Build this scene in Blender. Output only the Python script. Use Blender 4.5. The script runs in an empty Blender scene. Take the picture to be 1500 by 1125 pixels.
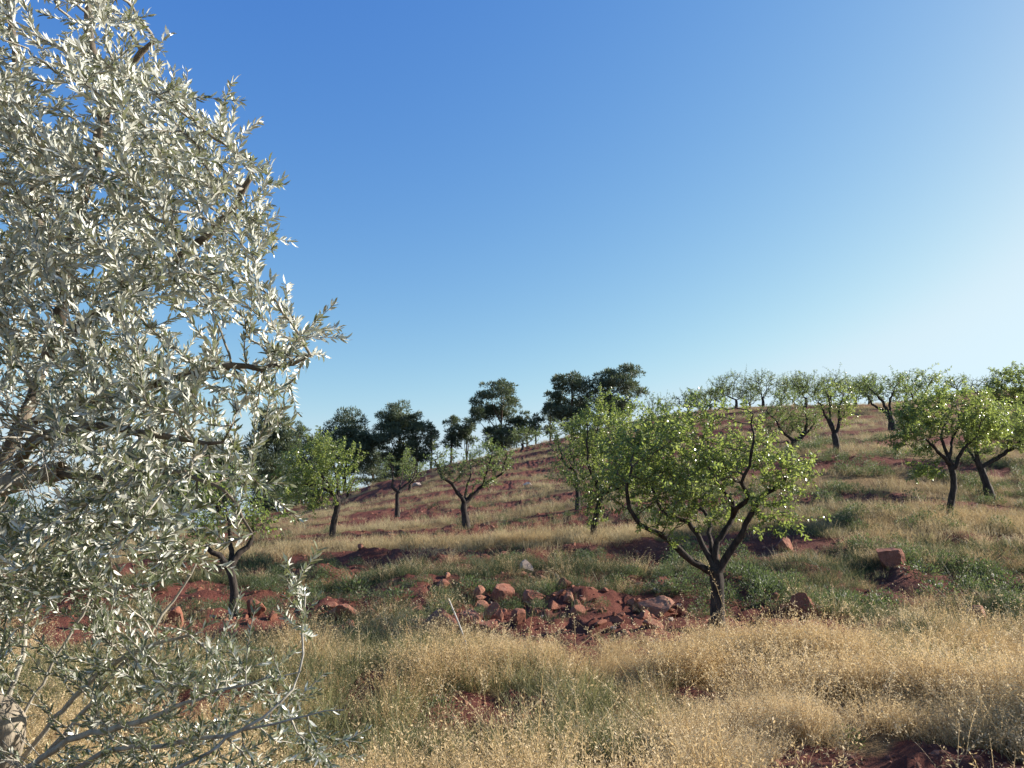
import bpy, math, random
import numpy as np
from mathutils import Vector, Matrix

random.seed(7)
RNG = np.random.default_rng(7)
S = bpy.context.scene
COL = S.collection

# ------------------------------------------------------------------ camera
F_PX, CX, CY = 1155.0, 750.0, 562.5          # focal length and centre for a 1500 x 1125 frame
PITCH = math.radians(10.5)
EYE = np.array([0.0, 0.0, 1.6])
cam_data = bpy.data.cameras.new('camera')
cam_data.sensor_width = 36.0
cam_data.lens = 36.0 * F_PX / 1500.0
cam_data.clip_start = 0.05
cam_data.clip_end = 9000.0
cam = bpy.data.objects.new('camera', cam_data)
COL.objects.link(cam)
cam.location = EYE
cam.rotation_euler = (math.radians(90) + PITCH, 0, 0)
S.camera = cam

# ------------------------------------------------------------------ world, sun, exposure
SUN_EL, SUN_AZ = math.radians(23.0), math.radians(74.0)     # azimuth measured from +Y towards +X
world = bpy.data.worlds.new('World')
S.world = world
world.use_nodes = True
wn, wl = world.node_tree.nodes, world.node_tree.links
wn.clear()
sky = wn.new('ShaderNodeTexSky')
sky.sky_type = 'NISHITA'
sky.sun_disc = False
sky.sun_elevation = SUN_EL
sky.sun_rotation = SUN_AZ
sky.altitude = 400.0
sky.air_density = 1.0
sky.dust_density = 0.9
sky.ozone_density = 2.5
sep = wn.new('ShaderNodeSeparateColor')
comb = wn.new('ShaderNodeCombineColor')
graded = []
wl.new(sky.outputs[0], sep.inputs[0])
for ch, (gain, power) in enumerate(((0.45, 1.58), (0.87, 1.12), (1.22, 0.42))):     # a phone camera's deeper blue
    pw = wn.new('ShaderNodeMath'); pw.operation = 'POWER'
    ml_ = wn.new('ShaderNodeMath'); ml_.operation = 'MULTIPLY'
    ref = (0.60, 1.25, 2.62)[ch]
    dv = wn.new('ShaderNodeMath'); dv.operation = 'DIVIDE'
    wl.new(sep.outputs[ch], dv.inputs[0]); dv.inputs[1].default_value = ref
    wl.new(dv.outputs[0], pw.inputs[0]); pw.inputs[1].default_value = power
    wl.new(pw.outputs[0], ml_.inputs[0]); ml_.inputs[1].default_value = ref * gain
    graded.append(ml_.outputs[0])
# the red never overtakes the green and blue of clear air
cap_g = wn.new('ShaderNodeMath'); cap_g.operation = 'MULTIPLY'; cap_g.inputs[1].default_value = 0.90
cap_r = wn.new('ShaderNodeMath'); cap_r.operation = 'MULTIPLY'; cap_r.inputs[1].default_value = 0.80
min_g = wn.new('ShaderNodeMath'); min_g.operation = 'SMOOTH_MIN'; min_g.inputs[2].default_value = 0.8
min_r = wn.new('ShaderNodeMath'); min_r.operation = 'SMOOTH_MIN'; min_r.inputs[2].default_value = 0.5
wl.new(graded[2], cap_g.inputs[0]); wl.new(graded[1], min_g.inputs[0]); wl.new(cap_g.outputs[0], min_g.inputs[1])
wl.new(min_g.outputs[0], cap_r.inputs[0]); wl.new(graded[0], min_r.inputs[0]); wl.new(cap_r.outputs[0], min_r.inputs[1])
wl.new(min_r.outputs[0], comb.inputs[0]); wl.new(min_g.outputs[0], comb.inputs[1]); wl.new(graded[2], comb.inputs[2])
bg = wn.new('ShaderNodeBackground')
bg.inputs['Strength'].default_value = 0.095
wo = wn.new('ShaderNodeOutputWorld')
wl.new(comb.outputs[0], bg.inputs['Color'])
wl.new(bg.outputs[0], wo.inputs['Surface'])

sun_data = bpy.data.lights.new('sun', 'SUN')
sun_data.energy = 5.0
sun_data.angle = math.radians(0.53)
sun_data.color = (1.0, 0.925, 0.80)
sun = bpy.data.objects.new('sun', sun_data)
COL.objects.link(sun)
to_sun = Vector((math.sin(SUN_AZ) * math.cos(SUN_EL), math.cos(SUN_AZ) * math.cos(SUN_EL), math.sin(SUN_EL)))
sun.rotation_euler = to_sun.to_track_quat('Z', 'Y').to_euler()

S.view_settings.view_transform = 'Standard'
S.view_settings.look = 'None'
S.view_settings.exposure = 1.12
S.view_settings.gamma = 1.0
S.view_settings.use_curve_mapping = False
S.render.engine = 'CYCLES'
S.cycles.max_bounces = 6
S.cycles.transparent_max_bounces = 4

# ------------------------------------------------------------------ helpers
_TAB = np.random.default_rng(3).random((256, 256))


def vnoise(x, y):
    x = np.asarray(x, float); y = np.asarray(y, float)
    xi = np.floor(x).astype(int); yi = np.floor(y).astype(int)
    fx = x - xi; fy = y - yi
    fx = fx * fx * (3 - 2 * fx); fy = fy * fy * (3 - 2 * fy)
    a = _TAB[xi & 255, yi & 255]; b = _TAB[(xi + 1) & 255, yi & 255]
    c = _TAB[xi & 255, (yi + 1) & 255]; d = _TAB[(xi + 1) & 255, (yi + 1) & 255]
    return (a * (1 - fx) + b * fx) * (1 - fy) + (c * (1 - fx) + d * fx) * fy


def fbm(x, y, o=4, g=0.5):
    s = 0.0; a = 1.0; t = 0.0
    for i in range(o):
        s = s + a * vnoise(x * 2 ** i + 17.3 * i, y * 2 ** i + 41.7 * i)
        t += a; a *= g
    return s / t


def sstep(a, b, x):
    t = np.clip((np.asarray(x, float) - a) / (b - a), 0, 1)
    return t * t * (3 - 2 * t)


def unit(v):
    v = np.asarray(v, float)
    return v / np.maximum(np.linalg.norm(v, axis=-1, keepdims=True), 1e-9)


def mesh_np(name, V, F, mats=(), midx=None, smooth=False):
    """V (n,3); F a list of index arrays, each (m,3) or (m,4)."""
    me = bpy.data.meshes.new(name)
    V = np.asarray(V, np.float32)
    F = [np.asarray(f, np.int32) for f in (F if isinstance(F, list) else [F]) if len(f)]
    me.vertices.add(len(V)); me.vertices.foreach_set('co', V.ravel())
    loops = np.concatenate([f.ravel() for f in F])
    tot = np.concatenate([np.full(len(f), f.shape[1], np.int32) for f in F])
    start = np.concatenate([[0], np.cumsum(tot)[:-1]]).astype(np.int32)
    me.loops.add(len(loops)); me.loops.foreach_set('vertex_index', loops)
    me.polygons.add(len(tot)); me.polygons.foreach_set('loop_start', start)
    for m in mats:
        me.materials.append(m)
    if midx is not None:
        me.polygons.foreach_set('material_index', np.asarray(midx, np.int32))
    me.polygons.foreach_set('use_smooth', np.full(len(tot), smooth))
    me.update(calc_edges=True)
    return me


def obj(name, me, parent=None):
    o = bpy.data.objects.new(name, me)
    COL.objects.link(o)
    if parent is not None:
        o.parent = parent
    return o


def tag(o, label=None, cat=None, group=None, kind=None):
    if label: o['label'] = label
    if cat: o['category'] = cat
    if group: o['group'] = group
    if kind: o['kind'] = kind
    return o


def thing(name, loc, label, cat, group=None):
    o = bpy.data.objects.new(name, None)
    COL.objects.link(o)
    o.location = loc
    o.empty_display_size = 0.2
    return tag(o, label, cat, group)


def ray(px, py):
    a = (px - CX) / F_PX; b = -(py - CY) / F_PX
    return np.array([a, math.cos(PITCH) - b * math.sin(PITCH), math.sin(PITCH) + b * math.cos(PITCH)])


def at(px, py, d):
    """The place seen at photo position (px, py), d metres ahead of the eye."""
    r = ray(px, py)
    return EYE + r * (d / r[1])


# ------------------------------------------------------------------ materials
def material(name):
    m = bpy.data.materials.new(name)
    m.use_nodes = True
    m.node_tree.nodes.clear()
    return m, m.node_tree.nodes, m.node_tree.links


def ramp(n, l, fac, stops):
    r = n.new('ShaderNodeValToRGB')
    e = r.color_ramp.elements
    while len(e) < len(stops):
        e.new(0.5)
    for el, (p, c) in zip(e, stops):
        el.position = p
        el.color = (*c, 1)
    l.new(fac, r.inputs[0])
    return r.outputs[0]


def mixc(n, l, fac, a, b, mode='MIX'):
    m = n.new('ShaderNodeMix')
    m.data_type = 'RGBA'; m.blend_type = mode
    for k, v in ((0, fac), (6, a), (7, b)):
        if isinstance(v, (int, float)):
            m.inputs[k].default_value = v
        elif isinstance(v, tuple):
            m.inputs[k].default_value = (*v, 1)
        else:
            l.new(v, m.inputs[k])
    return m.outputs[2]


def noise_tex(n, l, scale, detail=4, rough=0.6, vec=None, coord='Object'):
    t = n.new('ShaderNodeTexNoise')
    t.inputs['Scale'].default_value = scale
    t.inputs['Detail'].default_value = detail
    t.inputs['Roughness'].default_value = rough
    if vec is None:
        tc = n.new('ShaderNodeTexCoord'); vec = tc.outputs[coord]
    l.new(vec, t.inputs['Vector'])
    return t.outputs[0]


def leaf_material(name, tops, unders, trans, trans_w, rough, spec, scale=9.0):
    """tops / unders: two colours each; trans: colour the light takes on passing through."""
    m, n, l = material(name)
    g = n.new('ShaderNodeNewGeometry')
    nz = noise_tex(n, l, scale, 2, 0.5, g.outputs['Position'])
    rnd = n.new('ShaderNodeMath'); rnd.operation = 'FRACT'
    ml = n.new('ShaderNodeMath'); ml.operation = 'MULTIPLY_ADD'
    l.new(g.outputs['Random Per Island'], ml.inputs[0]); ml.inputs[1].default_value = 0.55
    l.new(nz, ml.inputs[2])
    mr = n.new('ShaderNodeMapRange')
    mr.inputs[1].default_value = 0.35; mr.inputs[2].default_value = 1.2
    l.new(ml.outputs[0], mr.inputs[0])
    f = mr.outputs[0]
    top = mixc(n, l, f, tops[0], tops[1])
    und = mixc(n, l, f, unders[0], unders[1])
    col = mixc(n, l, g.outputs['Backfacing'], top, und)
    p = n.new('ShaderNodeBsdfPrincipled')
    l.new(col, p.inputs['Base Color'])
    p.inputs['Roughness'].default_value = rough
    p.inputs['Specular IOR Level'].default_value = spec
    t = n.new('ShaderNodeBsdfTranslucent')
    tcol = mixc(n, l, f, trans[0], trans[1])
    l.new(tcol, t.inputs['Color'])
    mx = n.new('ShaderNodeMixShader'); mx.inputs[0].default_value = trans_w
    l.new(p.outputs[0], mx.inputs[1]); l.new(t.outputs[0], mx.inputs[2])
    o = n.new('ShaderNodeOutputMaterial')
    l.new(mx.outputs[0], o.inputs['Surface'])
    return m


def bark_material(name, dark, light, scale=14.0, bump=0.5, stretch=0.35):
    m, n, l = material(name)
    tc = n.new('ShaderNodeTexCoord')
    mp = n.new('ShaderNodeMapping'); mp.inputs['Scale'].default_value = (1, 1, stretch)
    l.new(tc.outputs['Object'], mp.inputs[0])
    a = noise_tex(n, l, scale, 6, 0.7, mp.outputs[0])
    c = ramp(n, l, a, [(0.32, dark), (0.52, tuple((x + y) / 2 for x, y in zip(dark, light))), (0.7, light)])
    p = n.new('ShaderNodeBsdfPrincipled')
    p.inputs['Roughness'].default_value = 0.9
    p.inputs['Specular IOR Level'].default_value = 0.2
    l.new(c, p.inputs['Base Color'])
    b = n.new('ShaderNodeBump'); b.inputs['Strength'].default_value = bump; b.inputs['Distance'].default_value = 0.03
    l.new(a, b.inputs['Height']); l.new(b.outputs[0], p.inputs['Normal'])
    o = n.new('ShaderNodeOutputMaterial'); l.new(p.outputs[0], o.inputs['Surface'])
    return m


def blade_material(name, c0, c1, c2, trans_w=0.42):
    """Grass and seed heads; colour drifts over the field (position noise) and from clump to clump (tint)."""
    m, n, l = material(name)
    g = n.new('ShaderNodeNewGeometry')
    big = noise_tex(n, l, 0.55, 3, 0.6, g.outputs['Position'])
    at_ = n.new('ShaderNodeAttribute'); at_.attribute_type = 'INSTANCER'; at_.attribute_name = 'tint'
    a = n.new('ShaderNodeMath'); a.operation = 'MULTIPLY_ADD'
    l.new(g.outputs['Random Per Island'], a.inputs[0]); a.inputs[1].default_value = 0.35
    l.new(at_.outputs['Fac'], a.inputs[2])
    b = n.new('ShaderNodeMath'); b.operation = 'MULTIPLY_ADD'
    l.new(big, b.inputs[0]); b.inputs[1].default_value = 0.6
    l.new(a.outputs[0], b.inputs[2])
    mr = n.new('ShaderNodeMapRange'); mr.inputs[1].default_value = 0.3; mr.inputs[2].default_value = 1.45
    l.new(b.outputs[0], mr.inputs[0])
    c = ramp(n, l, mr.outputs[0], [(0.1, c0), (0.5, c1), (0.9, c2)])
    p = n.new('ShaderNodeBsdfPrincipled')
    p.inputs['Roughness'].default_value = 0.55
    p.inputs['Specular IOR Level'].default_value = 0.35
    l.new(c, p.inputs['Base Color'])
    t = n.new('ShaderNodeBsdfTranslucent'); l.new(c, t.inputs['Color'])
    mx = n.new('ShaderNodeMixShader'); mx.inputs[0].default_value = trans_w
    l.new(p.outputs[0], mx.inputs[1]); l.new(t.outputs[0], mx.inputs[2])
    o = n.new('ShaderNodeOutputMaterial'); l.new(mx.outputs[0], o.inputs['Surface'])
    return m


def ground_material():
    m, n, l = material('red_earth_and_litter')
    at_ = n.new('ShaderNodeAttribute'); at_.attribute_name = 'bare'
    g = n.new('ShaderNodeNewGeometry')
    n1 = noise_tex(n, l, 1.3, 6, 0.65, g.outputs['Position'])
    n2 = noise_tex(n, l, 14.0, 6, 0.7, g.outputs['Position'])
    n3 = noise_tex(n, l, 60.0, 4, 0.7, g.outputs['Position'])
    red = ramp(n, l, n1, [(0.3, (0.11, 0.040, 0.031)), (0.5, (0.17, 0.062, 0.044)), (0.72, (0.26, 0.11, 0.074))])
    red = mixc(n, l, n2, red, (0.13, 0.045, 0.034))
    lit = ramp(n, l, n2, [(0.3, (0.10, 0.06, 0.03)), (0.52, (0.21, 0.135, 0.065)), (0.72, (0.32, 0.22, 0.11))])
    a = n.new('ShaderNodeMath'); a.operation = 'ADD'
    s = n.new('ShaderNodeMath'); s.operation = 'MULTIPLY_ADD'
    l.new(n2, s.inputs[0]); s.inputs[1].default_value = 0.7; s.inputs[2].default_value = -0.35
    l.new(at_.outputs['Fac'], a.inputs[0]); l.new(s.outputs[0], a.inputs[1])
    mr = n.new('ShaderNodeMapRange'); mr.interpolation_type = 'SMOOTHSTEP'
    mr.inputs[1].default_value = 0.25; mr.inputs[2].default_value = 0.6
    l.new(a.outputs[0], mr.inputs[0])
    c = mixc(n, l, mr.outputs[0], lit, red)
    p = n.new('ShaderNodeBsdfPrincipled')
    p.inputs['Roughness'].default_value = 0.95
    p.inputs['Specular IOR Level'].default_value = 0.1
    l.new(c, p.inputs['Base Color'])
    h = n.new('ShaderNodeMath'); h.operation = 'MULTIPLY_ADD'
    l.new(n3, h.inputs[0]); h.inputs[1].default_value = 0.35; l.new(n2, h.inputs[2])
    b = n.new('ShaderNodeBump'); b.inputs['Strength'].default_value = 0.9; b.inputs['Distance'].default_value = 0.08
    l.new(h.outputs[0], b.inputs['Height']); l.new(b.outputs[0], p.inputs['Normal'])
    o = n.new('ShaderNodeOutputMaterial'); l.new(p.outputs[0], o.inputs['Surface'])
    return m


def rock_material(name, c0, c1, c2):
    m, n, l = material(name)
    tc = n.new('ShaderNodeTexCoord')
    a = noise_tex(n, l, 3.0, 6, 0.65, tc.outputs['Object'])
    b_ = noise_tex(n, l, 22.0, 5, 0.7, tc.outputs['Object'])
    oi = n.new('ShaderNodeObjectInfo')
    k = n.new('ShaderNodeMath'); k.operation = 'MULTIPLY_ADD'
    l.new(oi.outputs['Random'], k.inputs[0]); k.inputs[1].default_value = 0.3
    l.new(a, k.inputs[2])
    c = ramp(n, l, k.outputs[0], [(0.38, c0), (0.62, c1), (0.85, c2)])
    c = mixc(n, l, 0.45, c, ramp(n, l, b_, [(0.35, tuple(x * 0.55 for x in c0)), (0.7, c2)]))
    p = n.new('ShaderNodeBsdfPrincipled')
    p.inputs['Roughness'].default_value = 0.9
    p.inputs['Specular IOR Level'].default_value = 0.2
    l.new(c, p.inputs['Base Color'])
    b = n.new('ShaderNodeBump'); b.inputs['Strength'].default_value = 0.7; b.inputs['Distance'].default_value = 0.03
    l.new(b_, b.inputs['Height']); l.new(b.outputs[0], p.inputs['Normal'])
    o = n.new('ShaderNodeOutputMaterial'); l.new(p.outputs[0], o.inputs['Surface'])
    return m


M_GROUND = ground_material()
M_ROCK = rock_material('red_sandstone', (0.15, 0.055, 0.038), (0.30, 0.105, 0.066), (0.44, 0.22, 0.15))
M_PALE = rock_material('pale_limestone', (0.32, 0.23, 0.19), (0.46, 0.35, 0.29), (0.58, 0.47, 0.41))
M_OLIVE = leaf_material('olive_leaf', ((0.05, 0.066, 0.034), (0.17, 0.19, 0.115)), ((0.42, 0.43, 0.37), (0.80, 0.80, 0.74)),
                        ((0.20, 0.24, 0.07), (0.34, 0.36, 0.14)), 0.20, 0.33, 0.7)
M_OLIVE_BARK = bark_material('olive_bark', (0.055, 0.043, 0.034), (0.25, 0.205, 0.16), 10.0, 0.7)
M_OLIVE_SUNLIT = bark_material('sunlit_olive_bark', (0.13, 0.105, 0.08), (0.42, 0.36, 0.28), 12.0, 0.6)  # tan bark of low branch and leaning stem, with sunlight put into the colour
M_OLIVE_TWIG = bark_material('olive_twig_bark', (0.19, 0.17, 0.14), (0.46, 0.43, 0.37), 30.0, 0.3)
M_ALMOND_BARK = bark_material('almond_bark', (0.012, 0.010, 0.009), (0.085, 0.067, 0.058), 16.0, 0.8)
M_TWIG = bark_material('almond_twig_bark', (0.05, 0.035, 0.028), (0.13, 0.10, 0.08), 30.0, 0.2)
M_ALMOND = leaf_material('almond_leaf', ((0.075, 0.115, 0.026), (0.155, 0.20, 0.055)), ((0.11, 0.155, 0.055), (0.19, 0.24, 0.10)),
                         ((0.20, 0.29, 0.05), (0.44, 0.50, 0.13)), 0.48, 0.30, 0.75, 1.2)
M_ALMOND_PALE = leaf_material('almond_young_leaf', ((0.09, 0.12, 0.045), (0.155, 0.19, 0.08)), ((0.13, 0.16, 0.08), (0.19, 0.23, 0.12)),
                              ((0.19, 0.28, 0.06), (0.31, 0.38, 0.10)), 0.42, 0.4, 0.5, 1.2)
M_PINE = leaf_material('pine_needles', ((0.065, 0.092, 0.062), (0.165, 0.185, 0.11)), ((0.065, 0.092, 0.062), (0.165, 0.185, 0.11)),
                       ((0.08, 0.11, 0.04), (0.14, 0.17, 0.07)), 0.3, 0.5, 0.4, 0.5)
M_PINE_BARK = bark_material('pine_bark', (0.05, 0.035, 0.026), (0.16, 0.11, 0.08), 5.0, 0.5)
M_SHRUB = leaf_material('dark_evergreen_leaf', ((0.025, 0.045, 0.016), (0.06, 0.09, 0.03)), ((0.04, 0.06, 0.03), (0.07, 0.10, 0.04)),
                        ((0.06, 0.10, 0.02), (0.10, 0.15, 0.04)), 0.25, 0.5, 0.4, 2.0)
M_WEED = leaf_material('weed_leaf', ((0.042, 0.06, 0.028), (0.10, 0.12, 0.06)), ((0.065, 0.085, 0.046), (0.13, 0.15, 0.09)),
                       ((0.10, 0.15, 0.04), (0.18, 0.23, 0.08)), 0.35, 0.5, 0.4, 3.0)
M_STEM = blade_material('dry_grass_stem', (0.29, 0.19, 0.08), (0.46, 0.325, 0.15), (0.60, 0.46, 0.26))
M_HEAD = blade_material('dry_seed_head', (0.40, 0.26, 0.12), (0.57, 0.42, 0.22), (0.72, 0.58, 0.36))
M_STEM_HILL = blade_material('hill_grass_stem', (0.21, 0.155, 0.08), (0.31, 0.245, 0.13), (0.42, 0.345, 0.20))
M_GREEN = blade_material('green_grass_blade', (0.05, 0.068, 0.03), (0.11, 0.125, 0.055), (0.27, 0.25, 0.11))
M_STICK = bark_material('weathered_cane', (0.36, 0.33, 0.29), (0.60, 0.57, 0.52), 20.0, 0.2)

# ------------------------------------------------------------------ terrain
ctrl = []
for x in (-9, -3, 0, 3, 9):
    ctrl += [(x, 1.0, 0.0), (x, 5.0, 0.0)]
for px, py, d in [(700, 985, 8.3), (1200, 985, 8.4), (250, 985, 8.4), (1050, 918, 11.8), (640, 925, 11.3), (340, 906, 12.6), (1450, 905, 12.3), (60, 905, 12.5),
                  (500, 885, 13.6), (740, 868, 14.3), (940, 880, 13.4), (1185, 892, 13.0), (1300, 818, 16.8), (1480, 820, 17.2), (870, 790, 20.0), (1390, 757, 20.5),
                  (683, 773, 25), (487, 790, 22.5), (582, 758, 31), (300, 800, 24), (40, 812, 23), (-300, 815, 23),
                  (1228, 662, 31), (1450, 732, 25), (1160, 655, 36), (1305, 630, 40), (700, 705, 46), (900, 692, 44), (1800, 690, 30), (1700, 600, 60),
                  (420, 768, 58), (500, 733, 62), (560, 707, 66), (640, 686, 71), (780, 655, 76), (880, 628, 77), (1000, 606, 78), (1090, 599, 78), (1300, 592, 77), (1440, 573, 77),
                  (1700, 562, 77), (2100, 560, 77), (250, 790, 58), (0, 797, 56), (-400, 800, 56)]:
    ctrl.append(tuple(at(px, py, d)))
for x, y, z in [(-80, 100, -1), (-40, 98, 0.2), (-16, 96, 4.2), (0, 100, 8.0), (25, 102, 12.5), (50, 105, 15.0), (85, 105, 15.5), (130, 100, 16), (130, 60, 13), (90, 30, 5), (-80, 50, 0), (-60, 25, 0),
                (-100, 140, -2), (-30, 140, -1), (20, 145, 7), (70, 150, 10), (130, 150, 12), (40, 8, 0.2), (-40, 8, 0)]:
    ctrl.append((x, y, z))
C = np.array(ctrl)


def _U(r2):
    return 0.5 * r2 * np.log(np.maximum(r2, 1e-12))


_A = C[:, :2]
_K = _U(((_A[:, None] - _A[None]) ** 2).sum(-1)) + np.eye(len(C)) * 0.5
_P = np.c_[np.ones(len(C)), _A]
_sys = np.block([[_K, _P], [_P.T, np.zeros((3, 3))]])
_W = np.linalg.solve(_sys, np.r_[C[:, 2], np.zeros(3)])


def base_h(x, y):
    x = np.asarray(x, float); y = np.asarray(y, float)
    sh = np.broadcast(x, y).shape
    X = np.broadcast_to(x, sh).ravel(); Y = np.broadcast_to(y, sh).ravel()
    xc = np.clip(X, -110, 130); yc = np.clip(Y, -5, 150)
    out = _W[-3] + _W[-2] * xc + _W[-1] * yc
    for i in range(len(C)):
        out = out + _W[i] * _U((xc - _A[i, 0]) ** 2 + (yc - _A[i, 1]) ** 2)
    far = np.maximum(np.maximum(np.abs(X) - 110, Y - 150), -5 - Y)
    out = out * (1 - sstep(0, 400, far)) - 3.0 * sstep(0, 600, far)
    return out.reshape(sh)


def bare_amount(x, y):
    """How bare the red earth is, 0..1: patches in the near grass, a rubble bank, then tilled strips along the hill."""
    x = np.asarray(x, float); y = np.asarray(y, float)
    wob = (fbm(x * 0.11 + 5, y * 0.11, 3) - 0.5) * 3.4
    n = fbm(x * 0.55 + 3, y * 0.55 + 9, 4)
    n2 = fbm(x * 0.20 + 31, y * 0.33 + 2, 4)
    yy = y + wob * sstep(12, 20, y)
    b = np.zeros(np.broadcast(x, y).shape) + 0.02
    b = np.maximum(b, 0.7 * sstep(0.70, 0.78, n) * (y < 11.5))
    for cx, cy, rx, ry, s in [(-0.42, 6.75, 0.36, 0.62, 1), (0.02, 6.95, 0.24, 0.45, 1), (-1.28, 7.7, 0.26, 0.90, 1), (2.30, 5.0, 0.85, 1.25, 1), (2.95, 5.3, .6, .95, 1), (0.9, 5.4, .25, .5, .8),
                              (0.72, 9.2, 0.32, 0.8, 1), (-2.6, 7.3, 0.5, .5, 0.8), (1.3, 7.0, .2, .12, .6), (3.9, 7.9, .35, .3, .6)]:
        q = np.sqrt(((x - cx) / rx) ** 2 + ((y - cy) / ry) ** 2) + (n - 0.5) * 1.6
        b = np.maximum(b, s * (1 - sstep(0.75, 1.15, q)))
    yb = 9.9 + 0.35 * sstep(0.9, 2.0, x) + 0.9 * sstep(4.0, 5.5, x) - 0.5 * sstep(-2.5, -4, x)
    bank = sstep(yb, yb + 0.6, yy + (n - 0.5) * 1.2) * (1 - sstep(15.2, 16.2, yy))
    b = np.maximum(b, bank * (0.5 + 0.5 * sstep(0.38, 0.54, n)))
    till = sstep(15.7, 16.6, yy) * (1 - sstep(18.8, 19.8, yy))
    b = np.maximum(b, till * (0.6 + 0.4 * sstep(0.4, 0.5, n)) * (1 - 0.45 * sstep(5.5, 8, x)))
    ph = np.cos((yy - 17.2) * 2 * math.pi / 6.0)
    hill = sstep(19, 21, yy)
    left = 1 - sstep(0.0, 0.55, x / np.maximum(y, 1) + 0.12)
    thr = 0.57 + 0.44 * ph + 0.40 * (n2 - 0.5) * 2 + 0.34 * left - 0.08
    b = np.maximum(b, hill * sstep(0.48, 0.68, thr))
    return np.clip(b, 0, 1)


def furrow(x, y, bare):
    return bare * (0.10 * (fbm(x * 1.6, y * 3.2, 3) - 0.5) * 2 + 0.10 * (fbm(x * 6, y * 7, 3) - 0.5) * 2) + 0.12 * (fbm(x * 0.5 + 8, y * 0.7, 3) - 0.5) * sstep(4, 12, y) + 0.42 * (fbm(x * 1.05 + 18, y * 0.95 + 3, 2) - 0.5) * sstep(11.5, 12.8, y) * (1 - sstep(18, 21, y))


def axis(lo, hi, a, k):
    out = [lo]
    while out[-1] < hi:
        out.append(out[-1] + a + k * abs(out[-1]))
    return np.array(out)


gy = np.concatenate([-axis(0.6, 60, 0.5, 0.3)[::-1], axis(0.0, 150, 0.035, 0.0115), axis(160, 4000, 10, 0.12)])
hx = axis(0.0, 110, 0.05, 0.0125)
hx = np.concatenate([hx, axis(hx[-1] + 8, 4000, 8, 0.15)])
gx = np.concatenate([-hx[:0:-1], hx])
GX, GY = np.meshgrid(gx, gy)
GB = bare_amount(GX, GY)
GZ = base_h(GX, GY) + furrow(GX, GY, GB)


def height(x, y):
    """Bilinear height of the finished sheet."""
    x = np.asarray(x, float); y = np.asarray(y, float)
    i = np.clip(np.searchsorted(gx, x) - 1, 0, len(gx) - 2)
    j = np.clip(np.searchsorted(gy, y) - 1, 0, len(gy) - 2)
    fx = (x - gx[i]) / (gx[i + 1] - gx[i]); fy = (y - gy[j]) / (gy[j + 1] - gy[j])
    return (GZ[j, i] * (1 - fx) + GZ[j, i + 1] * fx) * (1 - fy) + (GZ[j + 1, i] * (1 - fx) + GZ[j + 1, i + 1] * fx) * fy


nx_, ny_ = len(gx), len(gy)
idx = np.arange(nx_ * ny_).reshape(ny_, nx_)
quads = np.stack([idx[:-1, :-1], idx[:-1, 1:], idx[1:, 1:], idx[1:, :-1]], -1).reshape(-1, 4)
gm = mesh_np('hillside_ground', np.stack([GX, GY, GZ], -1).reshape(-1, 3), quads, [M_GROUND], smooth=True)
a_ = gm.attributes.new('bare', 'FLOAT', 'POINT'); a_.data.foreach_set('value', GB.ravel().astype(np.float32))
tag(obj('hillside_ground', gm), kind='structure')


def ground_px(px, py, dmin=3.0, dmax=140.0):
    """Where the line of sight through a photo position first meets the ground."""
    r = ray(px, py)
    d = np.concatenate([np.arange(dmin, 30, 0.04), np.arange(30, dmax, 0.25)])
    P = EYE + r[None] * (d / r[1])[:, None]
    hit = np.nonzero(P[:, 2] < height(P[:, 0], P[:, 1]))[0]
    if len(hit) == 0:
        return None
    p = P[hit[0]]
    return np.array([p[0], p[1], float(height(p[0], p[1]))])


def on_ground(px, d):
    x = (px - CX) / F_PX * d * (math.cos(PITCH)) * 1.02
    return np.array([x, d, float(height(x, d))])


# ------------------------------------------------------------------ tubes, leaves and growth
def n3(P, k, s=0.0):
    x, y, z = P[:, 0] * k + s, P[:, 1] * k + s, P[:, 2] * k
    return (fbm(x, z, 2) + fbm(y + 9, z + 5, 2) + fbm(x + 31, y + 17, 2)) / 3


def tube(pts, rad, k, rough=0.0, close=True):
    pts = np.asarray(pts, float); rad = np.asarray(rad, float)
    m = len(pts)
    t = np.gradient(pts, axis=0); t = unit(t)
    ref = np.array([0.31, 0.17, 0.93]) if abs(t[0] @ np.array([0.31, 0.17, 0.93])) < 0.9 else np.array([1.0, 0.1, 0])
    u = unit(np.cross(t, ref)); v = np.cross(t, u)
    a = np.arange(k) * 2 * math.pi / k
    rr = rad[:, None] * (1 + rough * (RNG.random((m, k)) - 0.5) * 2)
    V = pts[:, None] + rr[..., None] * (np.cos(a)[None, :, None] * u[:, None] + np.sin(a)[None, :, None] * v[:, None])
    V = V.reshape(-1, 3)
    i = np.arange(m - 1)[:, None] * k; j = np.arange(k)[None]; j2 = (j + 1) % k
    Fq = np.stack([i + j, i + j2, i + k + j2, i + k + j], -1).reshape(-1, 4)
    return V, Fq


class Wood:
    def __init__(self): self.V = []; self.F = []; self.n = 0
    def add(self, V, Fq):
        self.V.append(V); self.F.append(Fq + self.n); self.n += len(V)
    def mesh(self, name, mat):
        return mesh_np(name, np.concatenate(self.V), np.concatenate(self.F), [mat], smooth=True)


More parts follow.
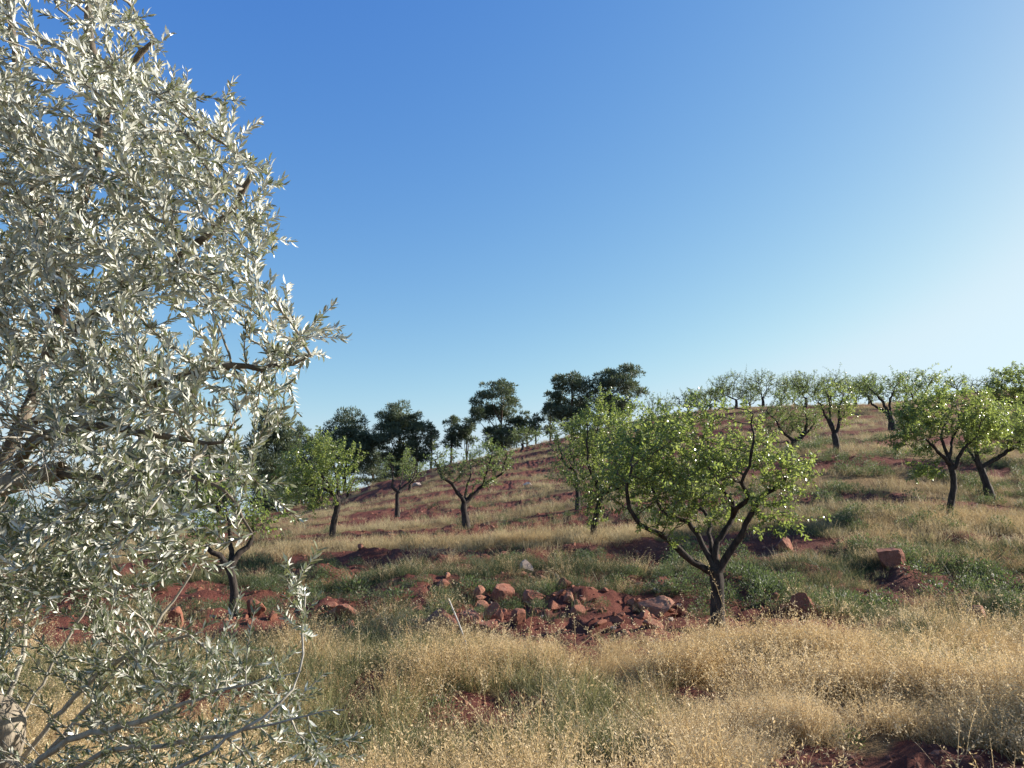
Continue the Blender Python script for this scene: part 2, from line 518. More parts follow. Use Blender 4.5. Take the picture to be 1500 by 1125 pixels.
def leaves_geo(P, D, N, L, W, curve=0.12, simple=False):
    n = len(P)
    D = unit(D); B = unit(np.cross(N, D)); N = np.cross(D, B)
    L = L[:, None]; W = W[:, None]
    if simple:
        V = np.stack([P, P + D * L * 0.5 + B * W * 0.5, P + D * L - N * L * curve, P + D * L * 0.5 - B * W * 0.5], 1)
        b = np.arange(n)[:, None] * 4
        return V.reshape(-1, 3), b + np.array([[0, 1, 2, 3]])
    r1 = P + D * L * 0.30 + N * L * curve * 0.3; r2 = P + D * L * 0.70 + N * L * curve * 0.1
    V = np.stack([P, r1 + B * W * 0.48, r1 - B * W * 0.48, r2 + B * W * 0.42, r2 - B * W * 0.42, P + D * L - N * L * curve], 1)
    b = np.arange(n)[:, None] * 6
    tri = np.concatenate([b + np.array([[0, 2, 1]]), b + np.array([[3, 4, 5]])])
    quad = b + np.array([[1, 2, 4, 3]])
    return V.reshape(-1, 3), [tri, quad]


def smooth_poly(pts, step):
    pts = np.asarray(pts, float)
    if len(pts) < 3:
        n = max(2, int(np.linalg.norm(pts[-1] - pts[0]) / step) + 1)
        return pts[0] + (pts[-1] - pts[0]) * np.linspace(0, 1, n)[:, None]
    q = np.vstack([2 * pts[0] - pts[1], pts, 2 * pts[-1] - pts[-2]])
    out = []
    for i in range(1, len(q) - 2):
        n = max(2, int(np.linalg.norm(q[i + 1] - q[i]) / step))
        t = np.linspace(0, 1, n, endpoint=False)[:, None]
        out.append(0.5 * (2 * q[i] + (q[i + 1] - q[i - 1]) * t + (2 * q[i - 1] - 5 * q[i] + 4 * q[i + 1] - q[i + 2]) * t ** 2 + (3 * q[i] - 3 * q[i - 1] - q[i - 2 + 1] * 0 + q[i + 2] - q[i - 1] * 0 - 0 * t - 0) * 0 + (-q[i - 1] + 3 * q[i] - 3 * q[i + 1] + q[i + 2]) * t ** 3))
    out.append(pts[-1:])
    return np.vstack(out)


class Skeleton:
    """Trunk and limbs laid out by hand, finer branches grown towards points spread through the crown."""
    def __init__(self, trunk, trunk_r, limbs, step, jitter=0.0):
        self.pos = []; self.par = []; self.limb = []; self.root = []; self.r0 = []
        tp = smooth_poly(trunk, step)
        for i, p in enumerate(tp):
            f = i / max(len(tp) - 1, 1)
            self._add(p, i - 1, -1, -1, trunk_r[0] * (1 - f) + trunk_r[1] * f)
        self.nt = len(tp)
        for li, (pts, ra, rb) in enumerate(limbs):
            lp = smooth_poly(pts, step)
            P = np.array(self.pos)
            prev = int(np.argmin(((P - lp[0]) ** 2).sum(1)))
            for i, p in enumerate(lp[1:]):
                f = i / max(len(lp) - 2, 1)
                q = p + RNG.normal(0, jitter, 3)
                self._add(q, prev, li, -1, ra * (1 - f) + rb * f); prev = len(self.pos) - 1
        self.nl = len(self.pos)

    def _add(self, p, par, limb, root, r):
        self.pos.append(np.asarray(p, float)); self.par.append(par); self.limb.append(limb); self.root.append(root); self.r0.append(r)

    def grow(self, att, step, reach, kill, iters=70, trop=(0, 0, 0.12), jit=0.25, free_trunk=True):
        att = np.asarray(att, float)
        dist = np.full(len(att), 1e9); near = np.zeros(len(att), int)
        start = self.nt if free_trunk and self.nl > self.nt else 0
        P = np.array(self.pos)
        for c in range(start, len(P), 256):
            d = np.linalg.norm(att[:, None] - P[None, c:c + 256], axis=-1)
            k = d.argmin(1); dm = d[np.arange(len(att)), k]
            b = dm < dist; dist[b] = dm[b]; near[b] = k[b] + c
        alive = dist > kill
        stuck = {}
        for it in range(iters):
            use = alive & (dist < reach)
            if not use.any():
                break
            ids, inv = np.unique(near[use], return_inverse=True)
            base = np.array([self.pos[i] for i in ids])
            acc = np.zeros((len(ids), 3))
            np.add.at(acc, inv, unit(att[use] - np.array(self.pos)[near[use]]))
            d = unit(unit(acc) + np.array(trop) + RNG.normal(0, jit, acc.shape))
            new = base + d * step
            n0 = len(self.pos)
            keep = []
            for i, (q, b) in enumerate(zip(new, ids)):
                stuck[b] = stuck.get(b, 0) + 1
                if stuck[b] > 4:
                    near_b = near == b
                    alive[near_b & use] = False
                    continue
                keep.append(i)
                lim = self.limb[b]
                rt = self.root[b] if self.root[b] >= 0 else len(self.pos)
                self._add(q, int(b), lim, rt, 0.0)
            if not keep:
                continue
            Q = new[keep]
            for c in range(0, len(Q), 256):
                dd = np.linalg.norm(att[:, None] - Q[None, c:c + 256], axis=-1)
                k = dd.argmin(1); dm = dd[np.arange(len(att)), k]
                b = dm < dist; dist[b] = dm[b]; near[b] = k[b] + c + n0
            alive &= dist > kill

    def shoots(self, count, length, step, up, spread, whips=0.10):
        """Straight young shoots from thin ends and along branches."""
        n = len(self.pos)
        if n <= self.nl:
            return
        kids = np.zeros(n, int)
        for i in range(self.nl, n):
            kids[self.par[i]] += 1
        tips = [i for i in range(self.nl, n) if kids[i] == 0]
        rest = [i for i in range(self.nl, n) if kids[i] > 0]
        pick = tips + list(RNG.choice(rest, max(0, min(len(rest), count - len(tips))), replace=False)) if count > len(tips) else list(RNG.choice(tips, count, replace=False))
        for i in pick:
            p0 = self.pos[i]; pp = self.pos[self.par[i]]
            d = unit(unit(p0 - pp) * 0.8 + np.array(up) + RNG.normal(0, spread, 3))
            L = length * (0.4 + RNG.random()) * (2.0 if RNG.random() < whips else 1.0); prev = i
            bend = RNG.normal(0, 0.10, 3)
            for k in range(max(2, int(L / step))):
                d = unit(d + bend * 0.5)
                p0 = p0 + d * step
                self._add(p0, int(prev), self.limb[i], self.root[i], 0.0); prev = len(self.pos) - 1

    def finish(self, tip_r, power=0.42):
        n = len(self.pos)
        self.P = np.array(self.pos); self.par = np.array(self.par)
        w = np.ones(n); kids = [[] for _ in range(n)]
        for i in range(n - 1, 0, -1):
            p = self.par[i]
            if p >= 0:
                kids[p].append(i)
        cnt = np.zeros(n)
        for i in range(n - 1, -1, -1):
            cnt[i] = max(1.0, sum(cnt[c] for c in kids[i]))
        self.kids = kids; self.cnt = cnt
        self.R = np.maximum(np.array(self.r0), np.minimum(tip_r * cnt ** power, 0.03 + 0 * cnt))
        for i in range(n):
            p = self.par[i]
            if p >= 0 and i >= self.nl:
                self.R[i] = min(self.R[i], self.R[p] * 0.92 + tip_r * 0.05)

    def chains(self):
        n = len(self.P); out = []
        stack = [(-1, 0)]
        while stack:
            par, i = stack.pop()
            ch = [par] if par >= 0 else []
            key = self.key(i)
            while True:
                ch.append(i)
                ks = self.kids[i]
                if not ks:
                    break
                same = [c for c in ks if self.key(c) == key]
                main = max(same, key=lambda c: self.cnt[c] + (1e6 if c < self.nl else 0)) if same else -1
                stack += [(i, c) for c in ks if c != main]
                if main < 0:
                    break
                i = main
            if len(ch) > 1:
                out.append((key, ch))
        return out

    def key(self, i):
        if i < self.nt: return ('t',)
        if i < self.nl: return ('l', self.limb[i])
        return ('b', self.limb[i], self.root[i])


def build_wood(sk, root, base, bark, twig, min_branch=14, thick_sides=8, thin_sides=4, rough=0.12):
    groups = {}
    sizes = {}
    for i in range(sk.nl, len(sk.P)):
        sizes[sk.root[i]] = sizes.get(sk.root[i], 0) + 1
    for key, ch in sk.chains():
        if key[0] == 'b' and sizes[key[2]] < min_branch:
            key = ('l', key[1])
        pts = sk.P[ch] - base
        r = sk.R[ch].copy()
        if ch[0] < ch[1] and len(ch) > 1:
            r[0] = min(r[0], r[1] * 1.25)
        if key[0] == 't':
            r *= 1 + 0.55 * np.exp(-np.arange(len(r)) * 0.9)
        k = thick_sides if r.max() > 0.03 else (6 if r.max() > 0.012 else thin_sides)
        groups.setdefault(key, Wood()).add(*tube(pts, r, k, rough if r.max() > 0.015 else 0.0))
    limbs = {}
    trunk = None
    if ('t',) in groups:
        trunk = obj('trunk', groups[('t',)].mesh('trunk', bark), root)
    for key in sorted((k for k in groups if k[0] == 'l'), key=lambda k: k[1]):
        limbs[key[1]] = trunk if key[1] < 0 and trunk else obj('limb', groups[key].mesh('limb', bark), root)
        if key[1] < 0 and trunk:
            obj('twigwork', groups[key].mesh('twigwork', twig), trunk)['kind'] = 'stuff'
    for key in groups:
        if key[0] == 'b':
            par = limbs.get(key[1])
            obj('branch', groups[key].mesh('branch', twig), par if par is not None else (trunk or root))
    return limbs


def leaf_sites(sk, per_seg, max_cnt):
    """Segments thin enough to carry leaves: point, direction."""
    ids = np.array([i for i in range(sk.nl, len(sk.P)) if sk.cnt[i] <= max_cnt])
    if len(ids) == 0:
        return np.zeros((0, 3)), np.zeros((0, 3))
    ids = np.repeat(ids, per_seg)
    a = sk.P[sk.par[ids]]; b = sk.P[ids]
    t = RNG.random((len(ids), 1))
    return a + (b - a) * t, unit(b - a)


def perp(d):
    r = unit(RNG.normal(0, 1, d.shape))
    return unit(r - (r * d).sum(-1, keepdims=True) * d)


def ellipsoid_points(n, c, r, shell=0.5):
    u = unit(RNG.normal(0, 1, (n, 3)))
    q = (shell + (1 - shell) * RNG.random((n, 1)) ** 0.6) if shell < 1 else np.ones((n, 1))
    return np.asarray(c) + u * q * np.asarray(r)


# ------------------------------------------------------------------ the olive tree at the left edge
def olive_tree():
    base = np.array([-2.75, 3.75, 0.0]); base[2] = float(height(base[0], base[1])) - 0.05
    root = thing('olive_tree', base, 'large silvery olive tree overhanging the left edge, close to the viewer', 'tree')
    trunk = [base, base + (0.04, 0.02, 0.5), base + (0.10, 0.0, 1.0), at(-60, 730, 3.7)]
    tt = np.array(trunk[-1])
    D = 3.6
    limbs = [
        ([tt, at(-10, 690, 3.6), at(30, 625, 3.6), at(70, 520, 3.65), at(95, 440, 3.6), at(110, 330, 3.55), at(150, 180, 3.5), at(130, 40, 3.5), at(140, -60, 3.5)], 0.0330, 0.0040),
        ([at(70, 520, 3.65), at(130, 470, 3.5), at(180, 440, 3.4), at(235, 398, 3.3), at(300, 350, 3.2), at(345, 300, 3.15), at(370, 255, 3.1)], 0.0141, 0.0027),
        ([at(95, 440, 3.6), at(60, 340, 3.8), at(40, 200, 3.9), at(20, 60, 3.9), at(10, -60, 3.9)], 0.0198, 0.0040),
        ([at(110, 330, 3.55), at(200, 280, 3.7), at(250, 200, 3.8), at(280, 130, 3.8)], 0.0114, 0.0027),
        ([at(30, 625, 3.6), at(120, 590, 3.4), at(230, 562, 3.25), at(320, 538, 3.1), at(400, 540, 3.0), at(455, 520, 2.95)], 0.0141, 0.0027),
        ([tt, at(40, 700, 3.5), at(95, 690, 3.45)], 0.055, 0.042),
        ([at(80, 694, 3.45), at(170, 700, 3.3), at(250, 690, 3.1), at(330, 720, 3.0), at(370, 780, 2.95)], 0.0114, 0.0023),
        ([at(20, 690, 3.5), at(60, 640, 3.2), at(150, 625, 3.0), at(240, 640, 2.85), at(330, 650, 2.8)], 0.0088, 0.0023),
        ([at(150, 180, 3.5), at(190, 100, 3.4), at(225, 60, 3.35)], 0.0066, 0.0023),
        ([tt, at(-90, 600, 3.9), at(-110, 420, 4.0), at(-90, 220, 4.0), at(-60, 20, 4.0)], 0.0308, 0.0040),
    ]
    # low suckers from the foot of the tree
    foot = base + np.array([0.25, -0.1, 0.15])
    suck = [([foot, at(90, 1040, 3.5), at(190, 960, 3.35), at(280, 930, 3.3)], 0.0077, 0.0020),
            ([foot, at(60, 1110, 3.3), at(200, 1060, 3.1), at(330, 1010, 2.95), at(440, 985, 2.9)], 0.0077, 0.0020),
            ([foot, at(60, 1000, 3.7), at(120, 900, 3.7), at(150, 830, 3.7)], 0.0072, 0.0020),
            ([foot, at(120, 1120, 3.1), at(260, 1090, 2.95), at(400, 1060, 2.85), at(500, 1040, 2.8)], 0.0066, 0.0020),
            ([foot, at(20, 1000, 3.6), at(40, 900, 3.6), at(80, 830, 3.5)], 0.0072, 0.0020),
            ([foot, at(250, 1130, 2.9), at(330, 1080, 2.85), at(430, 1010, 2.9), at(445, 870, 3.0)], 0.0055, 0.0020),
            ([foot, at(150, 1010, 3.4), at(240, 900, 3.5), at(290, 820, 3.5)], 0.0060, 0.0020)]
    # a second leaning stem, its tan bark lightened to look sunlit
    stem2 = [base + (0.15, -0.15, 0.1), at(10, 1085, 3.45), at(-60, 1010, 3.4)]
    sk = Skeleton(trunk, (0.17, 0.07), limbs + suck, 0.06, 0.004)
    # points through the crown
    edge = [(-300, 140), (-120, 150), (-40, 155), (0, 170), (20, 225), (60, 240), (110, 280), (150, 312), (180, 355), (240, 392), (300, 405), (340, 418), (420, 440), (450, 452), (470, 487), (530, 475),
            (560, 430), (620, 408), (700, 405), (770, 385), (830, 320), (870, 220)]
    ey = np.array([e[0] for e in edge]); ex = np.array([e[1] for e in edge])
    pts = []
    while len(pts) < 6200:
        py = RNG.uniform(-260, 870)
        lim = np.interp(py, ey, ex) - 14
        px = RNG.uniform(-260, lim)
        wv = fbm(px * 0.012, py * 0.012, 2)
        if wv < 0.34 or (py > 800 and RNG.random() < 0.5):
            continue
        if px < 0 and RNG.random() < 0.5:
            continue
        t = (px + 130) / (lim + 130)
        hw = 0.95 * math.sqrt(max(0.03, 1 - max(t, 0) ** 2))
        pts.append(at(px, py, 3.45 - 0.45 * max(t, 0) + RNG.uniform(-hw, hw * 0.8)))
    low = []
    while len(low) < 620:
        py = RNG.uniform(840, 1160); px = RNG.uniform(-40, 500)
        if px > 250 + (py - 840) * 0.9 and not (420 < px < 460 and py < 940):
            continue
        if fbm(px * 0.011 + 9, py * 0.011, 2) < 0.46:
            continue
        low.append(at(px, py, RNG.uniform(2.8, 3.6)))
    sk.grow(np.array(pts + low), 0.05, 0.75, 0.075, iters=70, trop=(0.02, 0, 0.10), jit=0.22)
    sk.shoots(2700, 0.19, 0.045, (0.10, -0.03, 0.42), 0.42, 0.0)
    sk.finish(0.0016, 0.5)
    made = build_wood(sk, root, base, M_OLIVE_BARK, M_OLIVE_TWIG, min_branch=45, rough=0.10)
    for k_, o_ in made.items():
        if k_ >= len(limbs):
            o_.data.materials[0] = M_OLIVE_TWIG
        elif k_ == 5:
            o_.data.materials[0] = M_OLIVE_SUNLIT
    w = Wood(); sp = smooth_poly(stem2, 0.05) - base
    w.add(*tube(sp, np.linspace(0.10, 0.06, len(sp)), 14, 0.035))
    obj('leaning_stem', w.mesh('leaning_stem', M_OLIVE_SUNLIT), root)
    P, d = leaf_sites(sk, 9, 10)
    pr = perp(d)
    D = unit(d * (0.55 + 0.5 * RNG.random((len(P), 1))) + pr * 0.62 + np.array([0, 0, 0.08]))
    N = unit(np.cross(np.cross(D, d + 1e-3), D) * 0.35 + perp(D) * 0.7 + np.c_[np.interp(P[:, 2], [0.6, 1.4, 2.2, 3.0], [0.4, 0.1, -0.45, -0.7]), np.interp(P[:, 2], [0.6, 1.4, 2.2, 3.0], [-0.45, -0.15, 0.35, 0.5]), np.full(len(P), 0.26)])
    L = RNG.uniform(0.024, 0.050, len(P)); W = L * RNG.uniform(0.17, 0.27, len(P))
    # the 300 leaves that show largest are objects of their own
    rel = P - EYE
    fwd = np.array([0, math.cos(PITCH), math.sin(PITCH)]); upv = np.array([0, -math.sin(PITCH), math.cos(PITCH)])
    dep = rel @ fwd
    u = CX + F_PX * rel[:, 0] / dep; v = CY - F_PX * (rel @ upv) / dep
    low_ = v > 850
    L[low_] *= 0.82; W[low_] *= 0.82
    gap = ((u < 105) & (v > 655) & (v < 745)) | ((u < 60) & (v > 1030)) | ((u < 60) & (v > 575) & (v < 660))   # gaps in the leaves by the trunk
    ok = (P[:, 1] > 1.6) & ~(gap & (RNG.random(len(P)) < 0.85))
    P, D, N, L, W, rel, dep, u, v = (a[ok] for a in (P, D, N, L, W, rel, dep, u, v))
    size = L / dep * np.abs((unit(np.cross(D, unit(rel)))).sum(-1) * 0 + np.linalg.norm(np.cross(D, unit(rel)), axis=-1))
    size[(u < 8) | (v < 8) | (v > 1117)] = 0
    big = np.zeros(len(P), bool); big[np.argsort(-size)[:300]] = True
    V, Fs = leaves_geo(P[~big] - base, D[~big], N[~big], L[~big], W[~big], 0.10)
    crown = obj('crown', mesh_np('crown', V, Fs, [M_OLIVE]), root)
    crown['kind'] = 'stuff'
    V, Fs = leaves_geo(np.zeros((1, 3)), np.array([[1.0, 0, 0]]), np.array([[0, 0, 1.0]]), np.array([1.0]), np.array([0.21]), 0.10)
    lm = mesh_np('leaf', V, Fs, [M_OLIVE])
    for p, dd, nn, ll in zip(P[big] - base, D[big], N[big], L[big]):
        dd = unit(dd); bb = unit(np.cross(nn, dd)); nn = np.cross(dd, bb)
        o = obj('leaf', lm, root)
        m = Matrix(np.c_[dd * ll, bb * ll, nn * ll].tolist()).to_4x4()
        m.translation = p.tolist()
        o.matrix_basis = m
    return root


olive_tree()


# ------------------------------------------------------------------ almond trees
def almond(label, basepx, d=None, trunk=None, limbs=(), crown=(), leaf=0.06, n_att=700, per=5, shoots=400, mat=None, depth=1.0, r=(0.09, 0.07), lod=0, sparse=1.0, up=0.5, group='almond trees of the orchard', name='almond_tree'):
    """trunk / limbs: photo positions with an offset in depth; crown: ellipses (cx, cy, rx, ry, depth offset)."""
    mat = mat or M_ALMOND
    if d is None:
        base = ground_px(*basepx)
        d = base[1]
    else:
        base = at(basepx[0], basepx[1], d)
        g = float(height(base[0], base[1]))
        shift = g - base[2]
        base[2] = g
    px_m = d / F_PX
    dy = basepx[1]
    ref = at(basepx[0], basepx[1], d)
    lift = base - ref                       # keep the tree on the ground where the photo position is off
    def W3(p, dd=0.0):
        return at(p[0], p[1], d) + lift + np.array([((p[0] - CX) / F_PX) * dd, dd, (-(p[1] - CY) / F_PX + math.tan(PITCH)) * dd * 0.0])
    root = thing(name, base, label, 'tree', group)
    step = 0.10 if lod == 0 else (0.14 if lod == 1 else 0.22)
    tp = [base - np.array([0, 0, 0.12])] + [W3(p) for p in trunk]
    L3 = []
    for q in limbs:
        pts, ra, rb, dd = q
        m = len(pts)
        L3.append(([W3(p, dd * i / max(m - 1, 1)) for i, p in enumerate(pts)], ra, rb))
    att = []
    tot = sum(c[2] * c[3] for c in crown)
    for c in crown:
        n = int(1.35 * n_att * c[2] * c[3] / tot)
        cc = W3((c[0], c[1]), c[4] if len(c) > 4 else 0.0)
        att.append(ellipsoid_points(n, cc, (c[2] * px_m, c[2] * px_m * depth, c[3] * px_m), 0.25))
    att = np.concatenate(att)
    q = n3(att, 1.5 if lod < 2 else 0.9, base[0] * 3.1)
    att = att[q > np.quantile(q, 0.42)]
    sk = Skeleton(tp, r, L3, step, 0.012 if lod == 0 else 0.02)
    size = max(c[2] for c in crown) * px_m
    sk.grow(att, step, max(0.9, size * 1.1), step * 1.5, iters=45, trop=(0, 0, 0.10), jit=0.28)
    sk.shoots(int(shoots * 0.75), 0.30 if lod < 2 else 0.5, step * 0.8, (0, 0, up), 0.42)
    sk.finish(0.0028 if lod == 0 else 0.0045 if lod == 1 else 0.008, 0.45)
    build_wood(sk, root, base, M_ALMOND_BARK, M_TWIG, min_branch=16 if lod == 0 else (30 if lod == 1 else 10 ** 9), thick_sides=9 if lod == 0 else 6, thin_sides=4 if lod == 0 else 3, rough=0.13)
    P, dr = leaf_sites(sk, per, 7)
    if sparse < 1:
        k = RNG.random(len(P)) < (sparse * 1.9 + 0.15) * np.clip(fbm(P[:, 0] * 1.1, P[:, 2] * 1.3 + P[:, 1], 2) * 2, 0, 1.4); P, dr = P[k], dr[k]
    D = unit(dr * 0.35 + perp(dr) * 0.75 + np.array([0, 0, -0.18]))
    N = unit(perp(D) * 0.9 + np.array([0, 0, 0.5]))
    Ls = leaf * RNG.uniform(0.7, 1.25, len(P)); Ws = Ls * RNG.uniform(0.30, 0.42, len(P))
    V, Fs = leaves_geo(P - base, D, N, Ls, Ws, 0.15, simple=lod > 0)
    c = obj('crown', mesh_np('crown', V, Fs, [mat]), root)
    c['kind'] = 'stuff'
    return root


def vlimbs(bx, by, fork, crown, n, ra, seed=0, d=0.8):
    """A vase of limbs from the fork into the crown box for trees whose limbs the leaves hide."""
    rr = random.Random(seed)
    x0, y0, x1, y1 = crown
    out = []
    for i in range(n):
        f = (i + 0.5) / n
        ex = x0 + (x1 - x0) * (0.12 + 0.76 * f)
        ey = y0 + (y1 - y0) * rr.uniform(0.15, 0.75)
        mx = fork[0] + (ex - fork[0]) * rr.uniform(0.5, 0.75)
        mx += rr.uniform(-0.16, 0.16) * (x1 - x0)
        my = fork[1] + (ey - fork[1]) * rr.uniform(0.2, 0.6)
        out.append(([fork, ((fork[0] + mx) / 2 + rr.uniform(-2, 2), (fork[1] + my) / 2 + 1), (mx, my), (ex, ey)], ra, ra * 0.3, d * rr.uniform(-1, 1)))
    return out


# the big one in the middle distance
almond('broad green almond tree with five dark limbs, nearest of the orchard trees right of centre', (1050, 918),
       trunk=[(1051, 890), (1051, 862), (1049, 840)],
       limbs=[([(1049, 842), (1015, 823), (992, 803), (969, 784), (939, 769), (924, 747), (916, 722), (926, 690)], 0.055, 0.02, -0.5),
              ([(1049, 836), (1034, 810), (1021, 784), (1008, 764), (982, 757), (969, 745), (956, 712), (960, 670)], 0.045, 0.015, 0.7),
              ([(1049, 838), (1050, 797), (1067, 770), (1075, 747), (1064, 724), (1054, 711), (1032, 670)], 0.055, 0.015, 0.4),
              ([(1052, 840), (1071, 803), (1087, 777), (1107, 744), (1120, 724), (1146, 711), (1156, 691), (1158, 675), (1154, 650)], 0.06, 0.02, -0.3),
              ([(1072, 752), (1085, 740), (1097, 728), (1086, 711), (1097, 685), (1103, 652), (1102, 615)], 0.04, 0.010, -0.5),
              ([(1050, 838), (1040, 800), (1035, 760), (1015, 720), (1005, 670)], 0.04, 0.012, 1.1)],
       crown=[(1010, 672, 140, 52, 0.2), (1112, 696, 80, 58, 0), (1140, 690, 40, 46, -0.3), (925, 690, 58, 62, 0), (1030, 722, 105, 42, -0.3), (1118, 770, 46, 28, 0), (950, 772, 26, 18, -0.3), (915, 748, 32, 28, -0.2), (1192, 690, 20, 10, 0), (965, 618, 40, 26, 0.3), (1035, 612, 28, 26, 0), (1100, 622, 24, 28, 0.2), (890, 655, 26, 34, 0), (985, 790, 22, 22, -0.4), (1075, 760, 30, 20, 0.5)],
       n_att=2000, per=6, shoots=1000, leaf=0.062, r=(0.105, 0.095))

# left of it, with a second stem of another tree behind
almond('upright almond tree with leaves down its trunk, just left of the broad one', (868, 790),
       trunk=[(871, 770), (876, 745), (880, 725)],
       limbs=vlimbs(868, 790, (880, 725), (835, 585, 960, 720), 5, 0.045, 3),
       crown=[(898, 640, 62, 70, 0), (870, 690, 50, 42, 0), (928, 690, 38, 48, .3), (868, 755, 20, 22, 0), (835, 650, 28, 34, 0)], n_att=1300, per=6, shoots=800, leaf=0.065, lod=0, r=(0.085, 0.07))
almond('thin pale almond tree half hidden behind the upright one with leafy trunk', (846, 738), d=26,
       trunk=[(846, 720), (845, 700), (843, 680)],
       limbs=vlimbs(846, 738, (843, 682), (800, 605, 870, 690), 4, 0.05, 4),
       crown=[(835, 640, 36, 40, 0), (820, 668, 22, 26, 0), (862, 655, 22, 34, .4)], n_att=600, per=5, shoots=450, leaf=0.085, lod=1, mat=M_ALMOND_PALE, r=(0.08, 0.06))
# the row across the middle
almond('small almond tree with wide V fork and thin crown below the pine pair', (684, 774),
       trunk=[(681, 755), (679, 745), (680, 737)],
       limbs=[([(680, 737), (668, 718), (655, 705), (644, 694), (636, 676)], 0.07, 0.02, -.4), ([(680, 737), (692, 725), (708, 712), (720, 702), (733, 692), (742, 668)], 0.075, 0.02, .4),
              ([(681, 737), (684, 715), (690, 690), (688, 668)], 0.045, 0.015, .7), ([(708, 712), (712, 690), (722, 665)], 0.04, 0.012, -.2)],
       crown=[(690, 690, 58, 30, 0), (725, 668, 32, 28, 0), (648, 680, 22, 24, 0)], n_att=760, per=5, shoots=560, leaf=0.085, lod=1, mat=M_ALMOND_PALE, r=(0.12, 0.085))
almond('little almond tree with forked bare lower limbs left of the V forked one', (582, 758),
       trunk=[(582, 740), (582, 726), (584, 722)],
       limbs=[([(584, 722), (575, 714), (577, 700), (572, 682)], 0.06, 0.02, 0), ([(584, 722), (595, 712), (606, 698), (609, 688)], 0.065, 0.02, .3), ([(584, 722), (588, 700), (592, 680)], 0.035, 0.012, .5)],
       crown=[(582, 684, 26, 22, 0), (596, 676, 16, 18, 0), (567, 690, 12, 14, 0)], n_att=240, per=4, shoots=170, leaf=0.09, lod=1, mat=M_ALMOND_PALE, r=(0.10, 0.08))
almond('rounded bright green almond tree beside the olive branches', (486, 789),
       trunk=[(488, 770), (492, 752), (496, 738)],
       limbs=[([(496, 738), (487, 722), (478, 706), (462, 690), (445, 672)], 0.06, 0.02, -.3), ([(496, 738), (508, 732), (513, 716), (520, 700)], 0.05, 0.02, .3), ([(496, 738), (494, 710), (490, 680), (485, 655)], 0.05, 0.015, .5), ([(487, 722), (465, 712), (440, 710), (420, 715)], 0.04, 0.012, .2)],
       crown=[(470, 690, 62, 42, 0), (440, 728, 45, 26, -.2), (505, 685, 40, 38, .2), (465, 655, 28, 20, 0), (420, 715, 28, 32, 0)], n_att=900, per=5, shoots=560, leaf=0.075, lod=0, r=(0.095, 0.08))
almond('almond tree with dark forked trunk seen through the olive branches', (341, 906),
       trunk=[(343, 880), (342, 855), (337, 835)],
       limbs=[([(337, 835), (322, 815), (300, 800), (280, 770)], 0.05, 0.02, -.2), ([(338, 835), (352, 812), (368, 790), (372, 750)], 0.05, 0.02, .3), ([(338, 835), (338, 790), (330, 740)], 0.045, 0.015, .4)],
       crown=[(330, 735, 80, 60, 0), (385, 750, 40, 45, 0), (280, 760, 40, 40, 0)], n_att=520, per=3, shoots=300, leaf=0.065, lod=0, r=(0.07, 0.06))
# right side
almond('almond tree with slender leaning trunk and open crown at the right', (1390, 756),
       trunk=[(1393, 735), (1397, 715), (1396, 695), (1392, 680)],
       limbs=[([(1392, 682), (1380, 668), (1366, 655), (1350, 640)], 0.055, 0.02, -.3), ([(1392, 682), (1384, 655), (1378, 635), (1388, 615)], 0.055, 0.015, .3), ([(1396, 690), (1404, 672), (1415, 655), (1430, 640), (1438, 620)], 0.06, 0.015, -.2),
              ([(1390, 675), (1395, 645), (1405, 615), (1400, 590)], 0.04, 0.012, .6)],
       crown=[(1395, 612, 70, 46, 0), (1345, 640, 42, 30, -.2), (1440, 625, 40, 36, .2), (1360, 690, 24, 16, 0), (1325, 610, 20, 18, 0)], n_att=1200, per=7, shoots=800, leaf=0.072, lod=0, r=(0.085, 0.07))
almond('almond tree with thick bent trunk at the right edge behind the slender one', (1452, 732), d=25,
       trunk=[(1447, 715), (1440, 695), (1433, 678)],
       limbs=[([(1438, 685), (1455, 675), (1475, 662), (1495, 645), (1510, 620)], 0.085, 0.03, .2), ([(1433, 678), (1430, 655), (1440, 630), (1450, 600)], 0.07, 0.02, -.2), ([(1433, 678), (1420, 660), (1412, 640)], 0.05, 0.015, .5)],
       crown=[(1465, 625, 55, 38, 0), (1500, 630, 40, 40, 0), (1430, 650, 30, 24, 0)], n_att=950, per=7, shoots=650, leaf=0.088, lod=1, r=(0.14, 0.11))
almond('vase shaped almond tree standing on the slope in dark shade, right of centre', (1227, 662),
       trunk=[(1225, 648), (1222, 636)],
       limbs=[([(1222, 636), (1214, 620), (1206, 604), (1200, 590)], 0.07, 0.025, -.3), ([(1222, 636), (1218, 616), (1216, 595), (1212, 570)], 0.06, 0.02, .3), ([(1224, 638), (1229, 620), (1230, 600), (1236, 575)], 0.07, 0.02, 0), ([(1229, 620), (1240, 600), (1248, 585)], 0.04, 0.015, .4)],
       crown=[(1224, 588, 34, 34, 0), (1238, 605, 20, 24, 0), (1205, 600, 18, 22, 0)], n_att=480, per=4, shoots=330, leaf=0.09, lod=1, r=(0.14, 0.11))
almond('almond tree with low left limb leaning up the slope', (1308, 630), d=40,
       trunk=[(1306, 618), (1302, 606)],
       limbs=[([(1302, 606), (1290, 600), (1278, 594), (1272, 582)], 0.085, 0.03, -.3), ([(1302, 606), (1294, 590), (1282, 576), (1268, 562)], 0.085, 0.03, .3), ([(1303, 606), (1305, 585), (1312, 565)], 0.08, 0.025, 0)],
       crown=[(1285, 568, 38, 22, 0), (1315, 575, 26, 30, 0), (1262, 575, 14, 18, 0)], n_att=520, per=4, shoots=340, leaf=0.11, lod=1, r=(0.19, 0.14), mat=M_ALMOND_PALE)
